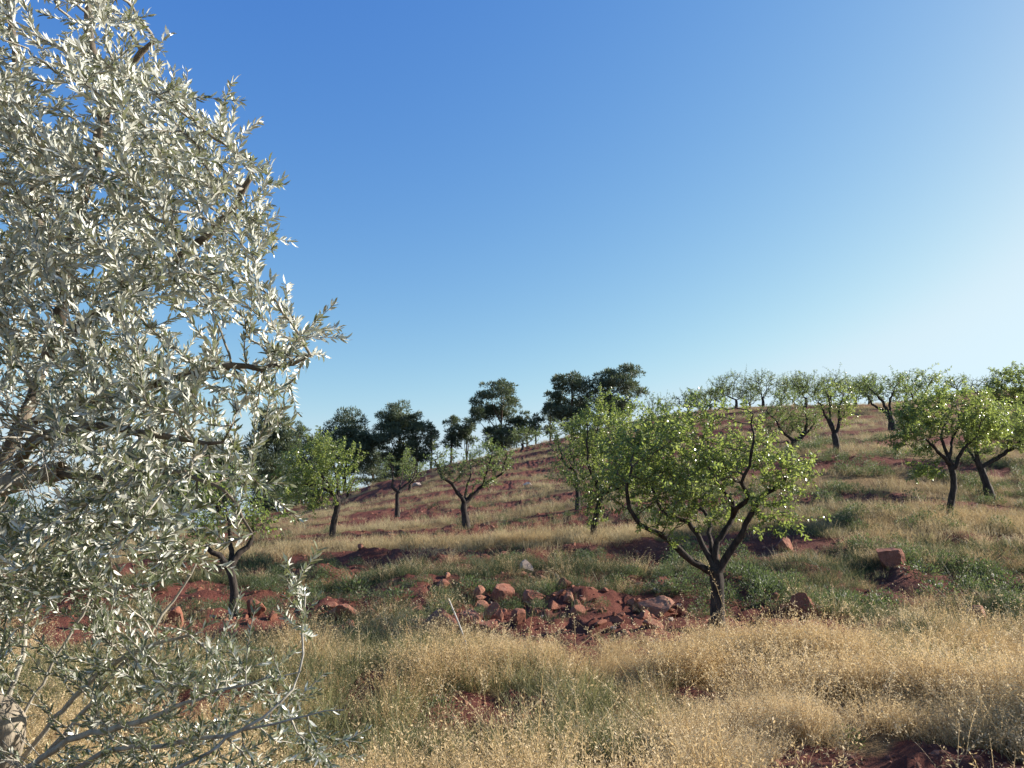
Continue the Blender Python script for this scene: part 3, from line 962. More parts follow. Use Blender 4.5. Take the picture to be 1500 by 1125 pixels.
almond('grey green almond tree with curving trunk behind the broad one', (1160, 655), d=36,
       trunk=[(1163, 648), (1172, 642), (1180, 632)],
       limbs=[([(1180, 632), (1182, 615), (1178, 600)], 0.07, 0.02, 0), ([(1172, 642), (1190, 625), (1195, 605)], 0.06, 0.02, .4), ([(1163, 648), (1145, 632), (1135, 615), (1122, 603)], 0.07, 0.02, -.3)],
       crown=[(1160, 605, 42, 32, 0), (1130, 612, 24, 28, 0), (1188, 615, 18, 30, 0)], n_att=900, per=5, shoots=700, leaf=0.09, lod=1, mat=M_ALMOND_PALE, r=(0.12, 0.1))
almond('leafy bright green almond tree on the skyline at the right', (1347, 582), d=58,
       trunk=[(1345, 572)], limbs=vlimbs(1347, 582, (1345, 573), (1325, 525, 1388, 570), 4, 0.09, 8),
       crown=[(1350, 548, 28, 22, 0), (1372, 548, 18, 22, 0), (1346, 530, 9, 14, 0)], n_att=420, per=5, shoots=260, leaf=0.16, lod=2, r=(0.16, 0.12))
almond('big bright green almond tree cut off by the right edge on the skyline', (1492, 612), d=48,
       trunk=[(1492, 600), (1492, 590)], limbs=vlimbs(1492, 612, (1492, 592), (1450, 525, 1540, 595), 5, 0.09, 9),
       crown=[(1492, 560, 44, 40, 0), (1465, 570, 22, 26, 0), (1520, 565, 30, 40, 0)], n_att=1000, per=9, shoots=800, leaf=0.15, lod=2, r=(0.18, 0.14))
almond('almond tree on the slope at the far right edge below the big bright one', (1530, 700), d=30,
       trunk=[(1528, 685), (1526, 670)], limbs=vlimbs(1530, 700, (1526, 672), (1480, 585, 1590, 670), 5, 0.07, 19),
       crown=[(1530, 630, 50, 42, 0), (1495, 640, 22, 28, 0)], n_att=480, per=5, shoots=300, leaf=0.10, lod=1, r=(0.14, 0.1))

# thin, nearly bare trees along the skyline
FAR = [(965, 612, 62, 946, 985, 568, 0.45, 'sparse young almond tree behind the upright one, against the pines'),
       (1008, 606, 70, 985, 1030, 574, 0.35, 'leftmost of the nearly bare almond trees on the skyline'),
       (1040, 602, 74, 1018, 1062, 574, 0.25, 'low spreading bare almond tree on the skyline above the broad tree'),
       (1078, 600, 72, 1045, 1100, 552, 0.22, 'tallest of the bare almond trees on the skyline, with wide bent limbs'),
       (1117, 598, 72, 1100, 1138, 548, 0.35, 'bare almond tree with flat thin crown on the skyline'),
       (1143, 592, 72, 1132, 1165, 552, 0.5, 'sparse green almond tree on the skyline right of the flat crowned one'),
       (1180, 598, 66, 1160, 1205, 545, 0.5, 'pale green almond tree on the skyline left of the brown twiggy one'),
       (1215, 588, 68, 1196, 1240, 540, 0.12, 'brown twiggy almond tree on the skyline behind the vase shaped one'),
       (1252, 585, 66, 1236, 1276, 545, 0.4, 'thin almond tree on the skyline right of the brown twiggy one'),
       (1432, 573, 70, 1412, 1462, 545, 0.10, 'bare grey almond tree on the skyline left of the big bright one'),
       (1325, 588, 62, 1310, 1345, 540, 0.5, 'slim almond tree on the skyline beside the leafy bright green one'),
       (985, 640, 48, 962, 1010, 585, 0.6, 'pale almond tree showing above the left of the broad crown'),
       (600, 712, 52, 584, 622, 672, 0.5, 'faint almond tree on the red slope behind the little forked one'),
       (1058, 604, 80, 1040, 1078, 566, 0.4, 'hazy green almond tree behind the low spreading bare one on the skyline'),
       (1098, 600, 82, 1080, 1118, 560, 0.5, 'green almond tree in the gap between the tallest bare one and the flat crowned one'),
       (1162, 598, 80, 1142, 1182, 556, 0.55, 'soft green almond tree overlapping the sparse one on the skyline'),
       (1198, 592, 84, 1180, 1222, 552, 0.5, 'soft green almond tree just left of the brown twiggy one'),
       (1236, 590, 80, 1218, 1258, 550, 0.6, 'soft green almond tree between the brown twiggy one and the thin one'),
       (1272, 588, 82, 1255, 1292, 548, 0.5, 'soft green almond tree left of the low limbed leaning one'),
       (1024, 606, 82, 1004, 1044, 572, 0.5, 'soft green almond tree at the left end of the skyline row'),
       (1402, 578, 80, 1385, 1420, 552, 0.3, 'thin grey almond tree right of the leafy bright green one'),
       (765, 660, 66, 748, 790, 625, 0.5, 'thin almond tree by the ridge under the pines, right of the V forked one')]
for i, (bx, by, d, x0, x1, y0, sp, lab) in enumerate(FAR):
    h = by - y0
    almond(lab, (bx, by), d=d, trunk=[(bx + 1, by - h * 0.15), (bx, by - h * 0.27)],
           limbs=vlimbs(bx, by, (bx, by - h * 0.26), (x0, y0, x1, by - h * 0.3), 3 + i % 3, 0.042, 40 + i, 1.0),
           crown=[((x0 + x1) / 2, y0 + h * 0.33, (x1 - x0) * 0.60, h * 0.40, 0)], n_att=950, per=4, shoots=1100, leaf=0.13, lod=2, sparse=sp,
           mat=M_ALMOND_PALE if sp < 0.55 else M_ALMOND, r=(0.13, 0.10), up=0.7)
# one just outside the right of the frame, whose shade reaches the lower right corner
almond('almond tree beyond the right edge of the frame casting shade into the corner', (1950, 1010), d=6.9,
       trunk=[(1945, 960), (1945, 910)], limbs=vlimbs(1950, 1010, (1945, 912), (1780, 500, 2110, 860), 5, 0.05, 23, 0.7),
       crown=[(1945, 640, 165, 130, 0)], n_att=500, per=4, shoots=280, leaf=0.065, lod=1, r=(0.09, 0.08))


# ------------------------------------------------------------------ pines behind the ridge
def pine(label, px, d, top, bottom, puffs, trunks=None, density=1.0, name='pine_tree', cat='tree', mat=None, group='pines along the ridge', needle=0.38, sink=0.0):
    """puffs: photo ellipses (cx, cy, rx, ry) that together make the crown."""
    base = at(px, bottom, d)
    base[2] = float(height(base[0], base[1]))
    pm = d / F_PX
    root = thing(name, base, label, cat, group)
    if name == 'pine_tree' and len(puffs) > 4:
        xs = [q[0] for q in puffs]; lo = max(q[1] + q[3] * 0.6 for q in puffs)
        puffs = list(puffs) + [((min(xs) + px) / 2, lo, 18, 12), ((max(xs) + px) / 2, lo + 4, 18, 12), (px, lo + 14, 20, 12)]
    topz = at(px, top, d)
    lean = RNG.normal(0, 0.12)
    H = topz[2] - base[2]
    tp = np.array([base - (0, 0, 0.3), base + (lean * 0.5, 0, H * 0.35), base + (lean, 0, H * 0.65), np.array([topz[0], topz[1], base[2] + H * 0.92])]) - base
    w = Wood(); sp = smooth_poly(tp, 0.6)
    w.add(*tube(sp, np.linspace(0.017 * H + 0.05, 0.03, len(sp)), 7, 0.08))
    obj('trunk', w.mesh('trunk', M_PINE_BARK), root)
    PP, DD = [], []
    for k, (cx, cy, rx, ry) in enumerate(puffs):
        c = at(cx, cy, d) + np.array([0, RNG.uniform(-1, 1) * rx * pm * 0.8, 0])
        R = np.array([rx * pm, rx * pm, ry * pm]) * 1.12
        # limb from trunk to puff
        cz = c[2] - base[2] - R[2] * 0.4
        f = np.clip((cz - 0.22 * H) / H, 0.12, 0.85)
        i0 = int(f * (len(sp) - 1))
        a = sp[i0]; b = c - base - np.array([0, 0, R[2] * 0.3])
        lw = Wood(); q = smooth_poly([a, (a + b) / 2 + np.array([0, 0, -0.06 * H * RNG.random()]), b], 0.5)
        lw.add(*tube(q, np.linspace(0.010 * H + 0.01, 0.015, len(q)), 5))
        obj('limb', lw.mesh('limb', M_PINE_BARK), root)
        # sub-puffs
        m = max(9, int(17 * (rx * ry / 300.0) ** 0.5))
        sub = ellipsoid_points(m, c, R * 0.98, 0.35)
        for s in sub:
            rs = R * RNG.uniform(0.17, 0.42) * np.array([1.15, 1.15, 0.8])
            n = int(290 * density * (rs[0] * rs[2]) ** 0.6) + 40
            u = unit(RNG.normal(0, 1, (n, 3)) * np.array([1, 1, 0.9]) + np.array([0, 0, 0.25]))
            p = s + u * rs * (0.45 + 0.70 * RNG.random((n, 1)))
            PP.append(p); DD.append(unit(u + np.array([0, 0, 0.6]) + RNG.normal(0, 0.55, (n, 3))))
    P = np.concatenate(PP) - base; D = np.concatenate(DD)
    Ls = needle * RNG.uniform(0.6, 1.3, len(P)); Ws = Ls * 0.20
    V, Fq = leaves_geo(P, D, perp(D), Ls, Ws, 0.05, simple=True)
    c = obj('crown', mesh_np('crown', V, Fq, [mat or M_PINE]), root)
    c['kind'] = 'stuff'
    return root


pine('dense round pine rising behind the bright green almond by the olive', 505, 84, 600, 700, [(505, 622, 24, 22), (490, 640, 20, 18), (525, 645, 20, 18), (508, 660, 30, 16), (538, 650, 10, 16)])
pine('broad pine with full dark crown, above the little forked almond', 583, 86, 590, 692, [(585, 608, 20, 18), (570, 625, 22, 18), (598, 625, 22, 16), (575, 648, 28, 16), (600, 650, 22, 16), (580, 668, 24, 12)])
pine('slim pine with thin trunk leaning at the right side of the broad pine', 611, 84, 604, 686, [(606, 618, 12, 12), (612, 636, 13, 14), (604, 655, 10, 10), (612, 668, 12, 10)], density=0.8)
pine('short thin pine alone in the gap of sky between the pine clumps', 631, 84, 617, 678, [(630, 628, 8, 10), (632, 645, 10, 12), (628, 660, 10, 10)], density=0.7)
pine('narrow upright pine at the left of the tall spreading pine', 661, 88, 608, 682, [(661, 618, 10, 9), (664, 634, 14, 10), (660, 652, 12, 10)])
pine('small loose pine between the narrow one and the tall spreading one', 684, 88, 610, 676, [(683, 622, 12, 10), (688, 640, 12, 14), (679, 636, 9, 10)], density=0.8)
pine('tall spreading pine with open limbs at the centre of the skyline', 735, 86, 564, 668, [(718, 578, 18, 12), (738, 574, 20, 12), (706, 596, 18, 14), (745, 596, 18, 16), (725, 606, 20, 14), (700, 612, 14, 10), (752, 620, 14, 12), (735, 634, 16, 8)], density=0.9)
pine('low pine just right of the tall spreading pine', 772, 86, 602, 655, [(765, 612, 8, 11), (770, 630, 12, 10), (758, 638, 10, 8)], density=0.8)
pine('small leaning pine on the ridge left of the two big round pines', 785, 84, 610, 650, [(786, 618, 9, 8), (784, 632, 11, 9)], density=0.8)
pine('big round pine with open underside, left of the pair above the upright almond', 838, 84, 549, 650, [(836, 562, 22, 14), (818, 578, 16, 13), (852, 576, 20, 16), (832, 588, 22, 13), (812, 598, 12, 8), (850, 600, 16, 10)])
pine('dark pine with slanting flat top, right of the pair above the upright almond', 893, 84, 538, 640, [(918, 547, 18, 9), (890, 556, 20, 14), (912, 562, 26, 13), (882, 574, 18, 12), (926, 576, 20, 10), (905, 588, 24, 10)])
pine('pale thin pine peeping out left of the big round pair', 806, 88, 582, 652, [(806, 592, 9, 9), (804, 610, 10, 10), (808, 628, 10, 10)], density=0.6)
pine('dark pine showing through the right edge of the olive crown', 402, 70, 600, 742, [(405, 618, 22, 16), (390, 640, 24, 20), (418, 645, 18, 18), (400, 668, 30, 20), (405, 700, 34, 20), (400, 728, 34, 16)])
pine('bluish loose pine between the olive crown and the dense round pine', 438, 92, 618, 730, [(436, 634, 15, 14), (448, 652, 16, 16), (430, 665, 16, 16), (445, 690, 18, 18)], density=0.8)
pine('low dark pine behind the left of the bright green almond', 468, 92, 640, 735, [(466, 656, 16, 14), (474, 678, 18, 16), (462, 700, 20, 16)], density=0.9)
pine('low spreading pine low behind the ridge between the dense round and the broad pine', 545, 100, 640, 720, [(545, 660, 22, 14), (530, 680, 24, 14), (558, 684, 24, 14), (545, 700, 30, 12)])
pine('loose pine at the edge of the flat behind the bright green almond trunk', 445, 100, 672, 770, [(430, 700, 24, 20), (400, 712, 26, 20), (440, 715, 26, 16), (470, 725, 26, 16), (415, 735, 30, 18), (450, 748, 34, 14)])
pine('spreading pine hidden behind the olive, left of the dark one', 320, 72, 640, 775, [(320, 664, 30, 20), (340, 690, 28, 20), (300, 695, 28, 20), (322, 725, 40, 22)], density=0.8)
pine('wide pine far behind the middle of the olive', 215, 66, 650, 790, [(215, 672, 34, 20), (190, 700, 30, 20), (240, 705, 32, 22), (215, 740, 48, 24)], density=0.8)
pine('dark evergreen shrub standing behind the olive trunk at the left edge', 8, 20, 715, 808, [(0, 745, 30, 26), (20, 772, 28, 24), (-30, 760, 40, 30), (-10, 790, 40, 16)], name='evergreen_shrub', cat='shrub', mat=M_SHRUB, group='dark shrubs behind the olive', needle=0.09, density=5.0)
pine('dark evergreen shrub on the flat ground behind the lower olive branches', 120, 15, 780, 868, [(110, 815, 30, 22), (135, 840, 28, 20), (95, 845, 26, 18)], name='evergreen_shrub', cat='shrub', mat=M_SHRUB, group='dark shrubs behind the olive', needle=0.07, density=6.0)
pine('wide dark evergreen shrub along the field edge behind the olive', 95, 45, 735, 800, [(60, 765, 36, 16), (105, 768, 34, 18), (150, 772, 30, 16)], name='evergreen_shrub', cat='shrub', mat=M_SHRUB, group='dark shrubs behind the olive', needle=0.16, density=2.0)


# ------------------------------------------------------------------ rocks
def rock_mesh(name, seed, sub, mat, flat=0.7, cuts=9):
    rg = np.random.default_rng(seed)
    import bmesh
    bm = bmesh.new()
    bmesh.ops.create_icosphere(bm, subdivisions=sub, radius=1.0)
    P = np.array([v.co[:] for v in bm.verts])
    for _ in range(cuts):
        n = unit(rg.normal(0, 1, 3)); dd = rg.uniform(0.36, 0.75)
        P = P - np.maximum(0, P @ n - dd)[:, None] * n
    P = P * (1 + rg.normal(0, 0.022 if sub < 4 else 0.012, (len(P), 1)) + 0.22 * (n3(P + 5, 1.6, seed)[:, None] - 0.5) + 0.16 * (n3(P + 5, 5.0, seed)[:, None] - 0.5)) * np.array([1, rg.uniform(0.7, 1.0), flat])
    for v, p in zip(bm.verts, P):
        v.co = p
    me = bpy.data.meshes.new(name); bm.to_mesh(me); bm.free()
    me.materials.append(mat)
    return me


ROCKS = [  # centre x, base y, width, height, material, label
    (648, 930, 54, 40, 'r', 'big red boulder with a bright broken right face beside the pale cane'),
    (690, 920, 36, 26, 'r', 'dark red boulder just right of the pale cane'),
    (724, 910, 28, 24, 'r', 'orange red boulder with jagged right side, right of the dark boulder by the cane'),
    (710, 926, 44, 16, 'r', 'flat red rubble slab in front of the dark boulder'),
    (738, 880, 36, 28, 'r', 'upright two toned boulder on the bank above the cane'),
    (648, 862, 30, 12, 'r', 'flat red stone lying in green weeds straight above the cane'),
    (775, 838, 22, 16, 'p', 'pale round stone on the dark tilled strip'),
    (783, 882, 32, 20, 'r', 'brown square stone right of the upright two toned boulder'),
    (960, 902, 70, 24, 'r', 'long flat topped red boulder left of the broad almond trunk'),
    (1185, 904, 42, 32, 'r', 'dark red boulder in shade right of the broad almond trunk'),
    (1306, 828, 42, 28, 'r', 'rounded red boulder by green weeds on the right slope'),
    (1150, 806, 30, 18, 'r', 'red stone on the tilled strip right of the broad almond'),
    (500, 912, 44, 24, 'r', 'low red boulder at the left of the rubble row'),
    (542, 908, 26, 22, 'r', 'small red boulder right of the low one in the rubble row'),
    (830, 860, 24, 14, 'r', 'red stone on the bank between the weeds left of the broad almond'),
    (814, 852, 14, 9, 'p', 'pale pink stone beside the red stone on the bank'),
    (890, 862, 15, 12, 'p', 'pale stone with pink top on the bank left of the broad almond'),
    (1045, 828, 26, 20, 'r', 'red stone seen between the limbs of the broad almond'),
    (700, 876, 18, 15, 'r', 'small pointed orange stone left of the upright boulder'),
    (612, 905, 26, 18, 'r', 'small red stone left of the big boulder by the cane'),
    (760, 915, 30, 18, 'r', 'crumbled red stone at the right end of the rubble row'),
    (835, 880, 22, 16, 'r', 'grey red stone low on the bank in front of the green weeds'),
    (1440, 912, 30, 20, 'r', 'dark stone half hidden in grass at the right edge of the bank'),
    (250, 915, 30, 26, 'r', 'orange stone left of the forked trunk behind the olive twigs'),
    (372, 902, 30, 22, 'r', 'red stone at the foot of the forked trunk behind the olive twigs'),
    (398, 910, 18, 13, 'r', 'small orange stone right of the forked trunk behind the olive twigs'),
    (78, 1108, 34, 46, 'r', 'orange earth coloured stone beside the pale olive stem, lower left corner'),
    (1135, 882, 22, 12, 'r', 'flat stone in the weeds right of the broad almond trunk'),
    (772, 712, 11, 6, 'p', 'pale stone high on the slope right of the V forked almond'),
    (610, 712, 11, 6, 'p', 'pale stone on the red slope behind the little forked almond'),
]


def place_rock(cx, by, w, h, mat, label, seed, group=None, sub=2):
    p = ground_px(cx, by)
    if p is None:
        return
    pm = p[1] / F_PX
    me = rock_mesh('rock', seed, sub, M_ROCK if mat == 'r' else M_PALE, flat=1.0)
    o = obj('rock', me)
    sx = w * pm * 0.62; sz = h * pm * 0.86
    o.location = (p[0], p[1] + sx * 0.35, p[2] + sz * (0.33 if h > 17 else 0.28))
    o.scale = (sx, sx * 0.9, sz)
    o.rotation_euler = (random.uniform(-.15, .15), random.uniform(-.15, .15), random.uniform(0, 6.28))
    o['label'] = label
    o['category'] = 'rock'
    if group: o['group'] = group


for i, (cx, by, w, h, mt, lab) in enumerate(ROCKS):
    place_rock(cx, by, w, h, mt, lab, 100 + i, 'red and pale rocks of the bank', sub=4 if w > 35 else 3)
small_meshes = [rock_mesh('stone', 300 + i, 1 if i % 2 else 2, M_ROCK if i != 3 else M_PALE, 0.75, 7) for i in range(10)]
k = 0
while k < 170:
    if k < 110:
        g = ground_px(RNG.uniform(455, 1010), RNG.normal(900, 15)) if k < 75 else ground_px(RNG.uniform(640, 1000), RNG.uniform(840, 890))
        x, y = g[0], g[1]
    else:
        y = RNG.uniform(11.6, 19.0); x = RNG.uniform(-6.5, 8.5)
        b = float(bare_amount(x, y))
        if RNG.random() > b or RNG.random() > (1.0 if y < 15.5 else 0.45):
            continue
    s = 0.035 + 0.11 * RNG.random() ** 2.0
    o = obj('stone', random.choice(small_meshes))
    o.location = (x, y, float(height(x, y)) + s * 0.25)
    o.scale = (s * random.uniform(.8, 1.4), s, s * random.uniform(.6, 1.0))
    o.rotation_euler = (random.uniform(-.4, .4), random.uniform(-.4, .4), random.uniform(0, 6.28))
    pale = o.data.materials[0] == M_PALE
    where = 'in the rubble row beyond the pale cane' if y < 13.0 else ('among the green weeds of the bank' if y < 15.7 else 'on the dark tilled strip above the bank')
    o['label'] = f"small loose {'pale' if pale else 'red'} stone {where}"
    o['category'] = 'stone'
    o['group'] = f"small loose {'pale' if pale else 'red'} stones {where}"
    k += 1

# ------------------------------------------------------------------ the pale cane
p0 = ground_px(699, 985)
p1 = at(657, 877, p0[1] + 0.10)
w = Wood(); q = smooth_poly([p0 - (0, 0, 0.08), (p0 + p1) / 2 + np.array([0.004, 0, 0.0]), p1], 0.08)
w.add(*tube(q - p0, np.linspace(0.0066, 0.008, len(q)), 8))
o = obj('cane', w.mesh('cane', M_STICK)); o.location = p0
tag(o, 'thin pale cane leaning to the left out of the dry grass before the red boulders', 'cane')


# ------------------------------------------------------------------ grass, weeds, clods
def tuft(name, seed, n, rad, h, width, heads, mats, lean=0.5, spik=8, spread=0.25):
    rg = np.random.default_rng(seed)
    V, T, M = [], [], []
    nv = 0
    for i in range(n):
        a = rg.uniform(0, 6.283); rr = rad * math.sqrt(rg.random())
        p = np.array([rr * math.cos(a), rr * math.sin(a), -0.02])
        hh = h * (rg.uniform(0.5, 1.15) if rg.random() > 0.07 else rg.uniform(1.2, 1.7))
        ld = rg.normal(0, 1, 2) * lean * spread * 1.6 + np.array([math.cos(a), math.sin(a)]) * lean * 0.3
        dirn = np.array([ld[0], ld[1], 1.0]) * hh
        bend = np.array([ld[0], ld[1], -0.25]) * hh * rg.uniform(0.1, 0.7)
        side = unit(np.array([rg.normal(), rg.normal(), 0.0])) * width * rg.uniform(0.6, 1.3) * 0.5
        ts = np.array([0, 0.4, 0.75, 1.0]); ws = np.array([1, 0.85, 0.6, 0.1])
        c = p + dirn * ts[:, None] + bend * (ts ** 2)[:, None]
        rows = np.stack([c - side * ws[:, None], c + side * ws[:, None]], 1).reshape(-1, 3)
        V.append(rows)
        for r_ in range(3):
            b = nv + r_ * 2
            T += [(b, b + 1, b + 3), (b, b + 3, b + 2)]; M += [0, 0]
        nv += 8
        if rg.random() < heads:
            for s in range(spik):
                t = rg.uniform(0.55, 1.02)
                q = p + dirn * t + bend * t * t
                d = unit(np.array([rg.normal(), rg.normal(), rg.uniform(-0.6, 1.8)]) + np.array([ld[0], ld[1], 0]))
                ln = rg.uniform(0.009, 0.024) * (min(h, 0.40) / 0.35); sd = unit(np.cross(d, rg.normal(0, 1, 3))) * ln * 0.18
                off = d * ln * rg.uniform(0.1, 0.9)
                V.append(np.stack([q + off, q + off + d * ln * 0.5 + sd, q + off + d * ln, q + off + d * ln * 0.5 - sd]))
                T += [(nv, nv + 1, nv + 2), (nv, nv + 2, nv + 3)]; M += [1, 1]
                nv += 4
    me = mesh_np(name, np.concatenate(V), np.array(T), mats, M)
    return me


def scatter(name, pts, rot, scl, idx, tint, sources, label=None):
    """One object of kind stuff: every point carries one of the source clumps."""
    me = bpy.data.meshes.new(name)
    me.vertices.add(len(pts)); me.vertices.foreach_set('co', np.asarray(pts, np.float32).ravel())
    for nm, ty, val in (('rot', 'FLOAT_VECTOR', rot), ('scl', 'FLOAT', scl), ('pick', 'INT', idx), ('tint', 'FLOAT', tint)):
        a = me.attributes.new(nm, ty, 'POINT')
        a.data.foreach_set('vector' if ty == 'FLOAT_VECTOR' else 'value', np.asarray(val, np.int32 if ty == 'INT' else np.float32).ravel())
    o = obj(name, me)
    o['kind'] = 'stuff'
    if label: o['label'] = label
    ng = bpy.data.node_groups.new(name + '_spread', 'GeometryNodeTree')
    ng.interface.new_socket('Geometry', in_out='INPUT', socket_type='NodeSocketGeometry')
    ng.interface.new_socket('Geometry', in_out='OUTPUT', socket_type='NodeSocketGeometry')
    N, Lk = ng.nodes, ng.links
    gi = N.new('NodeGroupInput'); go = N.new('NodeGroupOutput')
    join = N.new('GeometryNodeJoinGeometry')
    for i, src in reversed(list(enumerate(sources))):
        so = bpy.data.objects.new(f'{name}_clump', src)          # never linked to the scene
        oi = N.new('GeometryNodeObjectInfo'); oi.inputs['Object'].default_value = so
        oi.inputs['As Instance'].default_value = False
        g2 = N.new('GeometryNodeGeometryToInstance')
        Lk.new(oi.outputs['Geometry'], g2.inputs[0]); Lk.new(g2.outputs[0], join.inputs[0])
    iop = N.new('GeometryNodeInstanceOnPoints')
    iop.inputs['Pick Instance'].default_value = True
    Lk.new(gi.outputs[0], iop.inputs['Points']); Lk.new(join.outputs[0], iop.inputs['Instance'])
    def attr(nm, ty):
        a = N.new('GeometryNodeInputNamedAttribute'); a.data_type = ty
        a.inputs['Name'].default_value = nm
        return next(s for s in a.outputs if s.enabled and s.name == 'Attribute')
    Lk.new(attr('pick', 'INT'), iop.inputs['Instance Index'])
    e2r = N.new('FunctionNodeEulerToRotation'); Lk.new(attr('rot', 'FLOAT_VECTOR'), e2r.inputs[0])
    Lk.new(e2r.outputs[0], iop.inputs['Rotation'])
    Lk.new(attr('scl', 'FLOAT'), iop.inputs['Scale'])
    Lk.new(iop.outputs[0], go.inputs[0])
    md = o.modifiers.new('spread', 'NODES'); md.node_group = ng
    return o


def sample(n, y0, y1, keep, power=1.0, margin=1.15):
    """Points over the visible wedge of ground, thinned by keep(x, y)."""
    out = []
    have = 0
    while have < n:
        m = n * 2
        y = y0 + (y1 - y0) * RNG.random(m) ** power
        y = np.sqrt(y0 ** 2 + (y1 ** 2 - y0 ** 2) * RNG.random(m)) if power == 1.0 else y
        x = (RNG.random(m) * 2 - 1) * (y * 0.66 * margin + 0.8)
        k = RNG.random(m) < keep(x, y)
        out.append(np.c_[x[k], y[k]]); have += int(k.sum())
    p = np.concatenate(out)[:n]
    return np.c_[p, height(p[:, 0], p[:, 1])]


def rots(n, t=0.15):
    return np.c_[RNG.normal(0, t, n), RNG.normal(0, t, n), RNG.uniform(0, 6.283, n)]


def greenness(x, y):
    g = fbm(x * 0.45 + 11, y * 0.45 + 4, 3)
    band = sstep(11.3, 12.6, y) * (1 - sstep(16.5, 18.5, y))
    near = 0.95 * (1 - sstep(0.5, 4.0, np.abs(x + 0.4))) * sstep(6.0, 8.0, y) * (1 - sstep(10.5, 11.5, y))
    left = 0.8 * (1 - sstep(-4.5, -2.0, x)) * (y < 14)
    return np.clip(sstep(0.44, 0.60, g) * 0.85 + band * (0.5 + 0.6 * sstep(0.4, 0.6, g)) + near * sstep(0.35, 0.6, g) + left * sstep(0.4, 0.6, g), 0, 1)


dry_near = [tuft('dry_clump', 500 + i, 44, 0.17, 0.32 + 0.03 * (i % 3), 0.0046, 0.85, [M_STEM, M_HEAD], 0.75, 15) for i in range(5)]
green_near = [tuft('green_clump', 520 + i, 60, 0.16, 0.26, 0.0055, 0.25, [M_GREEN, M_HEAD], 0.75, 6) for i in range(3)]
dry_far = [tuft('dry_far_clump', 540 + i, 60, 0.42, 0.38, 0.011, 0.7, [M_STEM_HILL, M_HEAD], 0.6, 4) for i in range(4)]
green_far = [tuft('green_far_clump', 560 + i, 60, 0.36, 0.30, 0.013, 0.2, [M_GREEN, M_HEAD], 0.75, 3) for i in range(2)]

p = sample(3600, 3.4, 12.4, lambda x, y: np.clip(1 - bare_amount(x, y) * 1.5, 0.02, 1) * (1 - 0.75 * greenness(x, y)) * (1 - 0.9 * sstep(0, 0.8, y - (9.9 + 0.35 * sstep(0.9, 2.0, x) + 0.9 * sstep(4.0, 5.5, x)))) * (0.12 + 0.88 * sstep(0.38, 0.58, fbm(x * 1.5, y * 1.1, 3))))
scatter('dry_grass', p, rots(len(p), 0.2), RNG.uniform(0.75, 1.2, len(p)) * (0.42 + 0.66 * sstep(0.3, 0.65, fbm(p[:, 0] * 0.9 + 3, p[:, 1] * 0.9, 3))), RNG.integers(0, 5, len(p)), np.clip(fbm(p[:, 0] * 0.6, p[:, 1] * 0.6, 3) + RNG.normal(0, 0.1, len(p)), 0, 1), dry_near, 'tall dry golden grass with feathery seed heads in the foreground')
p = sample(3000, 4.0, 17.5, lambda x, y: greenness(x, y) * np.clip(1.05 - bare_amount(x, y), 0.03, 1))
scatter('green_grass', p, rots(len(p)), RNG.uniform(0.45, 1.15, len(p)), RNG.integers(0, 3, len(p)), np.clip(RNG.random(len(p)) * 0.7 + 0.5 * sstep(11, 9, p[:, 1]) - 0.15, 0, 1), green_near, 'low green grass and weeds on the bank')
p = sample(750, 11.5, 20.5, lambda x, y: np.clip(1 - bare_amount(x, y) * 1.4, 0.0, 1) * (1 - 0.6 * greenness(x, y)))
scatter('bank_grass', p, rots(len(p)), RNG.uniform(0.5, 0.95, len(p)), RNG.integers(0, 5, len(p)), np.clip(fbm(p[:, 0] * 0.6, p[:, 1] * 0.6, 3) + RNG.normal(0, 0.1, len(p)), 0, 1), dry_near, 'dry grass growing between the stones of the bank')
p = sample(6300, 18.5, 84, lambda x, y: np.clip(1.0 - bare_amount(x, y) * 1.15, 0.06, 1) * (0.3 + 0.6 * sstep(0.35, 0.5, fbm(x * 0.7, y * 0.9, 2))), power=1.35)
scatter('hill_grass', p, rots(len(p)), RNG.uniform(0.35, 0.8, len(p)), RNG.integers(0, 4, len(p)), np.clip(fbm(p[:, 0] * 0.25, p[:, 1] * 0.4, 3) + RNG.normal(0, 0.12, len(p)), 0, 1), dry_far, 'strips of dry grass between the tree rows on the slope')
p = sample(1100, 17, 70, lambda x, y: sstep(0.5, 0.68, fbm(x * 0.3 + 21, y * 0.4, 3)) * (0.35 + 0.65 * sstep(-2, 8, x)), power=1.35)
scatter('hill_weeds', p, rots(len(p)), RNG.uniform(0.4, 0.9, len(p)), RNG.integers(0, 2, len(p)), RNG.random(len(p)), green_far, 'patches of green weeds on the slope')
stalks = [tuft('stalk_clump', 580 + i, 3, 0.05, 0.56, 0.0045, 1.0, [M_STEM, M_HEAD], 0.9, 40) for i in range(4)]
p = sample(230, 4.2, 11.5, lambda x, y: 1 - 0.7 * bare_amount(x, y))
scatter('dry_stalks', p, rots(len(p), 0.2), RNG.uniform(0.75, 1.15, len(p)), RNG.integers(0, 4, len(p)), 0.5 + 0.5 * RNG.random(len(p)), stalks, 'tall pale dry stalks standing above the grass')
clods = [rock_mesh('clod', 700 + i, 1, M_GROUND if False else M_ROCK, 0.7, 6) for i in range(4)]
p = sample(5200, 5.0, 34, lambda x, y: np.clip(bare_amount(x, y) - 0.15, 0, 1) * (1.0 - 0.5 * sstep(20, 34, y)), power=1.3)
scatter('earth_clods', p, rots(len(p), 0.5), 0.014 + 0.05 * RNG.random(len(p)) ** 3 + 0.0009 * p[:, 1], RNG.integers(0, 4, len(p)), RNG.random(len(p)), clods, 'crumbled red clods on the tilled earth')

